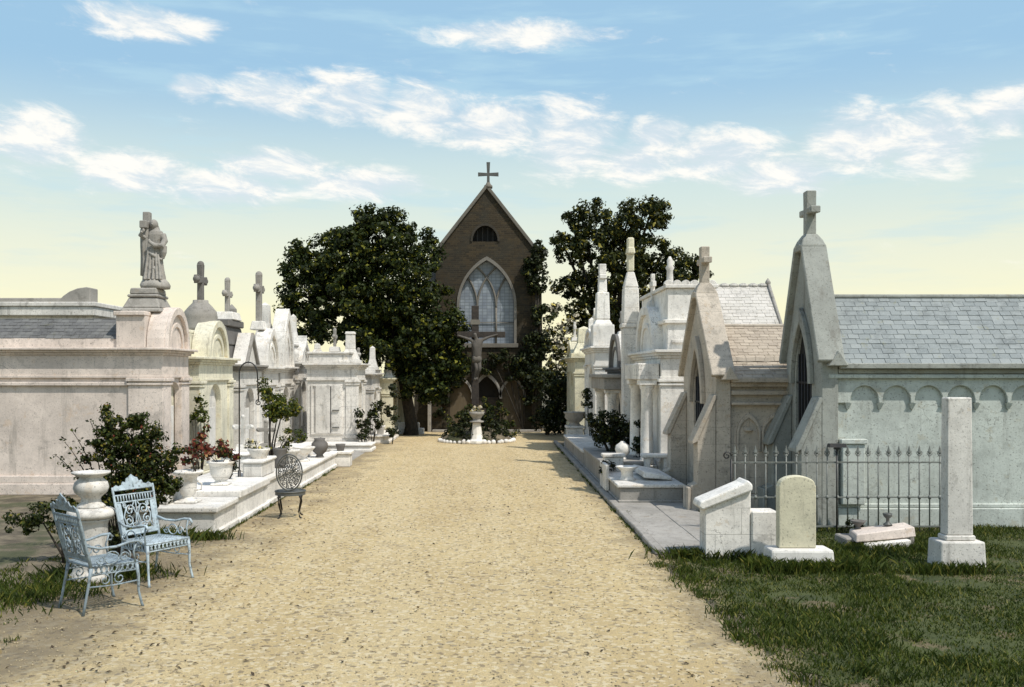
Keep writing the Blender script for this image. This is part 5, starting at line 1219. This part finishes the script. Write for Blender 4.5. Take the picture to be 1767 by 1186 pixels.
urn('stubby dark pot at the end of the small stone block', -3.58, 22.85, .37, [(.08,0),(.11,.12),(.12,.16),(.09,.16),(.02,.14)], 'dark', name='flower_pot', cat='flower pot', group='small flower pots')

# ================================================================== PLANTS OF THE PLOTS
shrub('flowering_shrub', 'large bushy shrub tinged red behind the tall urn at the left front', 'bush', (-4.55, 11.75, 0),
      px_blobs([(225,790,38),(198,772,32),(252,772,30),(232,735,22),(195,738,20),(262,822,30),(215,830,40),(165,770,14),(268,745,14),(186,712,12),(284,800,20),(152,790,9),(255,850,34),(285,840,22),(205,860,30),(178,748,10),(245,720,10),(300,780,8)], 11.75),
      'bush', .05, .085, 180, 42, 41, 14, 'red', 260, .009, fsize=.026, dens=4.5)
def spray():
    T = thing('rose_spray', 'thin arching leafy shoots at the left of the big red-tinged shrub', 'plant', (-4.75, 11.9, 0))
    mb = MB(); P = []
    for i, (tx, tz) in enumerate(((-5.3,1.35),(-5.25,1.12),(-5.12,1.5),(-5.4,1.2),(-4.9,1.62),(-5.05,1.25))):
        a = Vector((-4.72+.02*i, 11.9, .02)); e = Vector((tx, 11.9+random.uniform(-.2,.2), tz)); m_ = a.lerp(e, .55)+Vector((.10,0,.22))
        pts = [a*(1-t)**2+m_*2*t*(1-t)+e*t*t for t in [k/9 for k in range(10)]]; mb.tube(pts, [.008]*5+[.006]*3+[.004]*2, 5)
        for p in pts[4:]:
            for _ in range(6): P.append(p+Vector(rdir(1)[0])*random.uniform(.01,.07))
    mb.build('stem', 'bark', T); P = np.array([tuple(p) for p in P]); leaves('foliage', P, rdir(len(P))+np.array((0,-.3,.3)), RNG.uniform(.03,.06,len(P)), 'bush', T)
spray()
shrub('geranium', 'red geranium rising behind the handled urn', 'flowers', (-4.15, 13.55, .8), px_blobs([(336,783,15),(340,762,14),(350,748,11),(330,795,11),(356,790,9)], 13.55), 'bush', .05, .07, 170, 30, 42, 4, 'red', 190, .006, fsize=.05)
shrub('geranium', 'low spreading red and orange flowers in the wide tub shaped urn', 'flowers', (-4.14, 14.75, .82), px_blobs([(372,778,17),(392,784,14),(358,782,12),(385,770,12),(402,790,9)], 14.75), 'bush', .05, .08, 170, 32, 43, 3, 'red', 230, .006, fsize=.05)
shrub('climbing_plant', 'small yellow-green climber on the corner of the cream left tomb', 'plant', (-5.85, 19.45, 0), px_blobs([(345,700,8),(338,712,7),(352,712,8),(345,690,5),(330,720,5),(352,725,5)], 19.45), 'bush_y', .07, .09, 110, 24, 44, 6, stem_r=.01)
shrub('standard_tree', 'small mop-headed tree on two thin stems before the white gabled tombs', 'small tree', (-4.18, 18.3, .3), px_blobs([(470,690,20),(490,700,20),(480,712,22),(462,675,12),(500,712,12),(468,715,14),(455,665,8),(510,706,7)], 18.2), 'bush_y', .06, .10, 150, 38, 45, 4, stem_r=.016)
shrub('potted_plant', 'dull pinkish flowers in the small white trough pot', 'flowers', (-3.96, 16.4, .9), px_blobs([(437,772,9),(446,775,8),(430,768,7)], 16.4), 'bush', .045, .06, 170, 24, 46, 3, 'pale_fl', 60, .005, fsize=.045)
shrub('potted_plant', 'dark plant with a yellow tip in the tall dark pot', 'plant', (-3.86, 17.6, .8), px_blobs([(498,758,13),(512,754,12),(500,745,8),(490,775,9),(522,756,6)], 17.6), 'bush_y', .05, .08, 150, 30, 47, 3, stem_r=.008)
shrub('low_shrub', 'dark low shrub in the gap right of the tall urn pedestal', 'bush', (-4.1, 11.2, 0), px_blobs([(205,900,22),(200,940,24),(195,975,20),(215,925,14)], 11.2), 'ivy', .045, .08, 170, 40, 48, 4)
shrub('low_shrub', 'dark leafy plant at the left edge behind the tall urn', 'bush', (-4.95, 11.2, 0), px_blobs([(112,872,18),(130,885,14),(95,880,22),(70,895,25),(40,900,26),(108,910,22)], 11.2), 'bush', .05, .09, 150, 40, 49, 4)
shrub('clipped_shrub', 'dark bush before the far yellowed tomb on the left', 'bush', (-3.6, 29.2, 0), px_blobs([(650,705,11),(640,715,9),(655,722,10),(648,740,9)], 29.2), 'ivy', .10, .14, 70, 36, 50, 3)
shrub('clipped_shrub', 'dark ragged bush at the corner of the broad panelled tomb', 'bush', (-3.75, 27.95, 0), px_blobs([(626,718,9),(634,726,8),(622,735,9),(628,752,10)], 27.95), 'ivy', .10, .14, 70, 36, 51, 3)
shrub('cypress', 'thin dark columnar cypress at the far left before the small tombs', 'tree', (-3.12, 30.0, 0), px_blobs([(678,745,9),(677,725,8),(676,705,8),(680,685,6),(677,670,4),(672,715,7)], 30.0), 'ivy', .10, .13, 90, 34, 52, 2)
shrub('topiary_hedge', 'dark rounded topiary bush on the right above the grey coping', 'hedge', (2.62, 21.2, .4), px_blobs([(1032,737,14),(1052,742,18),(1074,752,20),(1064,728,11),(1088,742,13),(1050,762,17),(1078,775,20),(1096,765,16),(1066,785,18),(1090,785,14),(1040,752,16),(1022,728,9),(1040,722,7),(1060,720,6)], 21.2), 'ivy', .075, .15, 110, 48, 53, 5, stem_r=.03)
shrub('cypress', 'short dark columnar cypress in front of the tall classical tomb on the right', 'tree', (3.0, 19.6, .0), px_blobs([(1103,735,6),(1104,755,8),(1106,775,10),(1105,795,11),(1098,770,8)], 19.6), 'ivy', .07, .10, 120, 40, 54, 2)
shrub('cypress', 'slim dark plant beside the columned tomb on the right', 'tree', (2.86, 27.5, .3), px_blobs([(1014,685,6),(1015,700,7),(1016,715,7),(1012,675,4)], 27.5), 'ivy', .09, .12, 90, 34, 55, 2)
shrub('potted_plant', 'dark leafy plant in the white planter box at the right kerb', 'plant', (2.3, 18.0, .5), px_blobs([(1045,806,9),(1054,804,8),(1040,812,7)], 18.0), 'ivy', .05, .08, 130, 34, 56, 2)
shrub('low_shrub', 'dark weeds behind the broken slab near the iron fence', 'plant', (4.55, 12.6, 0), px_blobs([(1462,908,12),(1475,915,9),(1450,918,10),(1485,905,6)], 12.6), 'ivy', .04, .06, 170, 36, 57, 3)
shrub('low_shrub', 'small weedy plant at the left front corner of the stepped white wall', 'plant', (2.45, 11.25, 0), px_blobs([(1195,968,9),(1212,965,8),(1180,972,8)], 11.25), 'bush', .04, .06, 160, 34, 58, 2)

shrub('low_shrub', 'tuft of dark leaves on the left coping under the iron hoop', 'plant', (-4.25, 15.6, .5), px_blobs([(398,812,9),(406,806,8),(390,815,7)], 15.6), 'ivy', .045, .07, 170, 34, 61, 2)
shrub('low_shrub', 'small bright leafy plant between the tomb crosses of the left plots', 'plant', (-4.2, 18.1, .48), px_blobs([(455,780,8),(463,776,7)], 18.1), 'bush_y', .045, .07, 170, 34, 62, 2)
shrub('low_shrub', 'dark plant beside the grey ball vase', 'plant', (-3.95, 21.9, .36), px_blobs([(548,768,7),(553,760,6)], 21.9), 'ivy', .06, .08, 150, 34, 63, 2)
# iron plant hoop on the left
T = thing('plant_hoop', 'tall thin black iron hoop standing in the left coping before the white tombs', 'plant hoop', (-4.02, 15.95, .0))
mb = MB(); x0, x1 = PX(413,15.95), PX(444,15.95); zz = 2.2
mb.tube([(x0,15.95,.02),(x0,15.95,zz)] + [((x0+x1)/2+(x0-x1)/2*cos(pi*i/12), 15.95, zz+.19*sin(pi*i/12)) for i in range(1,12)] + [(x1,15.95,zz),(x1+.02,15.95,1.75)], .012, 7); mb.build('hoop', 'iron', T)
mb = MB(); mb.tube([(x0,15.95,.02),(x0,15.95,.6)], .026, 8); mb.build('socket', 'iron', T)
mb = MB(); mb.tube([(x1+.02+u, 15.95, 1.72+v) for u, v in spiral(0,0,.05,1.4,pi/2,1)], .010, 6); mb.build('hook', 'iron', T)

# ================================================================== RIGHT FOREGROUND: FENCE, HEADSTONE, WALLS
def fence():
    y = 13.25; x0, x1 = 3.30, 6.36
    T = thing('iron_fence', 'grey iron railing with spear tips before the nearest right gothic tomb', 'fence', ((x0+x1)/2, y, 0))
    mb = MB()
    for z, h in ((.98,.022), (.50,.016), (.10,.022)): mb.box(x0, x1, y-.012, y+.012, z-h/2, z+h/2)
    mb.build('rail', 'fence', T)
    proto = None; n = 22
    for i in range(n):
        x = x0+.05+(x1-x0-.1)*i/(n-1)
        if proto is None:
            mb = MB(); mb.tube([(x,y,.03),(x,y,1.08)], .010, 7)
            mb.lathe([(.010,1.06),(.026,1.075),(.012,1.09),(.026,1.115),(.018,1.15),(.002,1.215)], (x,y,0), 8, smooth=False, sy=.6)
            mb.lathe([(.010,.965),(.02,.98),(.010,.995)], (x,y,0), 8); mb.lathe([(.010,.47),(.022,.485),(.028,.50),(.022,.515),(.010,.53)], (x,y,0), 8)
            mb.tube([(x+.010,y,1.075),(x+.035,y,1.10),(x+.03,y,1.135)], .006, 5); mb.tube([(x-.010,y,1.075),(x-.035,y,1.10),(x-.03,y,1.135)], .006, 5)
            proto = mb.build('picket', 'fence', T); px = x
        else:
            c = proto.copy(); COL.objects.link(c); c.parent = T; c.location = (x-px, 0, 0); CH[T].append(c)
    for x in (4.74,):
        mb = MB(); mb.tube([(x,y-.03,0),(x,y-.03,1.16)], .011, 8); mb.box(x-.035, x+.035, y-.06, y, 1.161, 1.19); mb.box(x-.12, x+.12, y-.09, y+.03, 1.191, 1.24, .012)
        mb.build('bracket', 'iron', T)
    mb = MB(); mb.tube([(3.30,y,1.02),(3.30,y,.02)], .016, 7); mb.tube([(3.30-u*1.0, y, 1.04+v) for u, v in spiral(.06,.03,.06,1.4,pi,-1)], .011, 6); mb.build('end_scroll', 'iron', T)
fence()

T = thing('headstone', 'upright round-topped yellowed white headstone on a rough block in the grass', 'headstone', (3.45, 10.85, 0))
mb = MB()
hp = [(3.232,.24),(3.650,.24),(3.650,.93),(3.638,.955)] + [(3.441+.197*cos(a), .955+.095*sin(a)) for a in [pi*.06+ (pi*.88)*i/12 for i in range(13)]] + [(3.244,.955),(3.232,.93)]
mb.slab(lambda u, z, t: (u, 10.82+t, z), hp, 0, .13); mb.build('slab', 'yellow', T, .012, 2)
mb = MB(); mb.box(3.10, 3.83, 10.70, 11.06, -.02, .237, .015); mb.build('base', 'bright', T, .03, 2)

T = thing('stepped_wall', 'white plastered stepped wall end with a sloping coping, left of the headstone', 'low wall', (2.85, 11.5, 0))
f = lambda u, z, t: (u+.07, 11.32+t, z)
mb = MB(); mb.slab(f, [(2.44,0),(2.98,0),(2.98,.865),(2.44,.66)], 0, .30); mb.build('wall', 'white', T, .012)
mb = MB(); mb.slab(f, [(2.36,.635),(2.40,.60),(2.99,.83),(2.99,.90),(2.93,.955),(2.88,.91),(2.38,.70)], -.05, .34); mb.build('sloping_coping', 'bright', T, .02, 2)
mb = MB(); mb.box(3.052, 3.36, 11.29, 11.58, 0, .585); mb.build('lower_step', 'white', T, .015)

T = thing('grave_slab', 'broken pinkish marble slab lying in the grass before the iron fence', 'grave slab', (4.95, 12.1, 0))
mb = MB(); mb.loops([[(4.52,11.95,.10),(5.30,12.02,.16),(5.34,12.42,.16),(4.60,12.42,.10)],[(4.54,11.97,.20),(5.29,12.04,.285),(5.33,12.42,.285),(4.62,12.42,.20)]]); mb.build('slab', 'pink', T, .012)
mb = MB(); mb.loops([[(4.62,11.86,-.01),(5.20,11.93,-.01),(5.20,12.05,-.01),(4.62,11.98,-.01)],[(4.62,11.86,.095),(5.20,11.93,.14),(5.20,12.05,.14),(4.62,11.98,.095)]]); mb.build('broken_block', 'bright', T, .012)
mb = MB(); mb.box(4.45, 4.72, 12.1, 12.5, 0, .13); mb.box(5.15, 5.34, 12.15, 12.45, 0, .15); mb.build('support', 'grey', T, .015)
urn('little dark footed vase standing on the broken marble slab', 5.06, 12.3, .265, [(.06,0),(.05,.015),(.02,.04),(.02,.08),(.05,.11),(.06,.15),(.05,.15),(.01,.12)], 'iron_gr', name='vase', cat='vase', n=16, group='vases by the broken slab')
urn('little dark bowl at the left end of the broken marble slab', 4.70, 12.35, .205, [(.05,0),(.03,.02),(.03,.04),(.08,.08),(.10,.11),(.08,.11),(.01,.07)], 'dark', name='vase', cat='vase', n=16, group='vases by the broken slab')

T = thing('marble_slab', 'tall speckled white marble slab upright on a square block at the right edge', 'gravestone', (5.3, 11.0, 0))
mb = MB(); mb.box(5.04, 5.56, 10.80, 11.16, -.02, .31, .012); mb.build('base', 'white2', T, .02, 2)
mb = MB(); mb.box(5.13, 5.47, 10.87, 11.08, .312, .37); mb.box(5.15, 5.45, 10.89, 11.06, .37, 1.93, .01); mb.build('shaft', 'white2', T, .012)
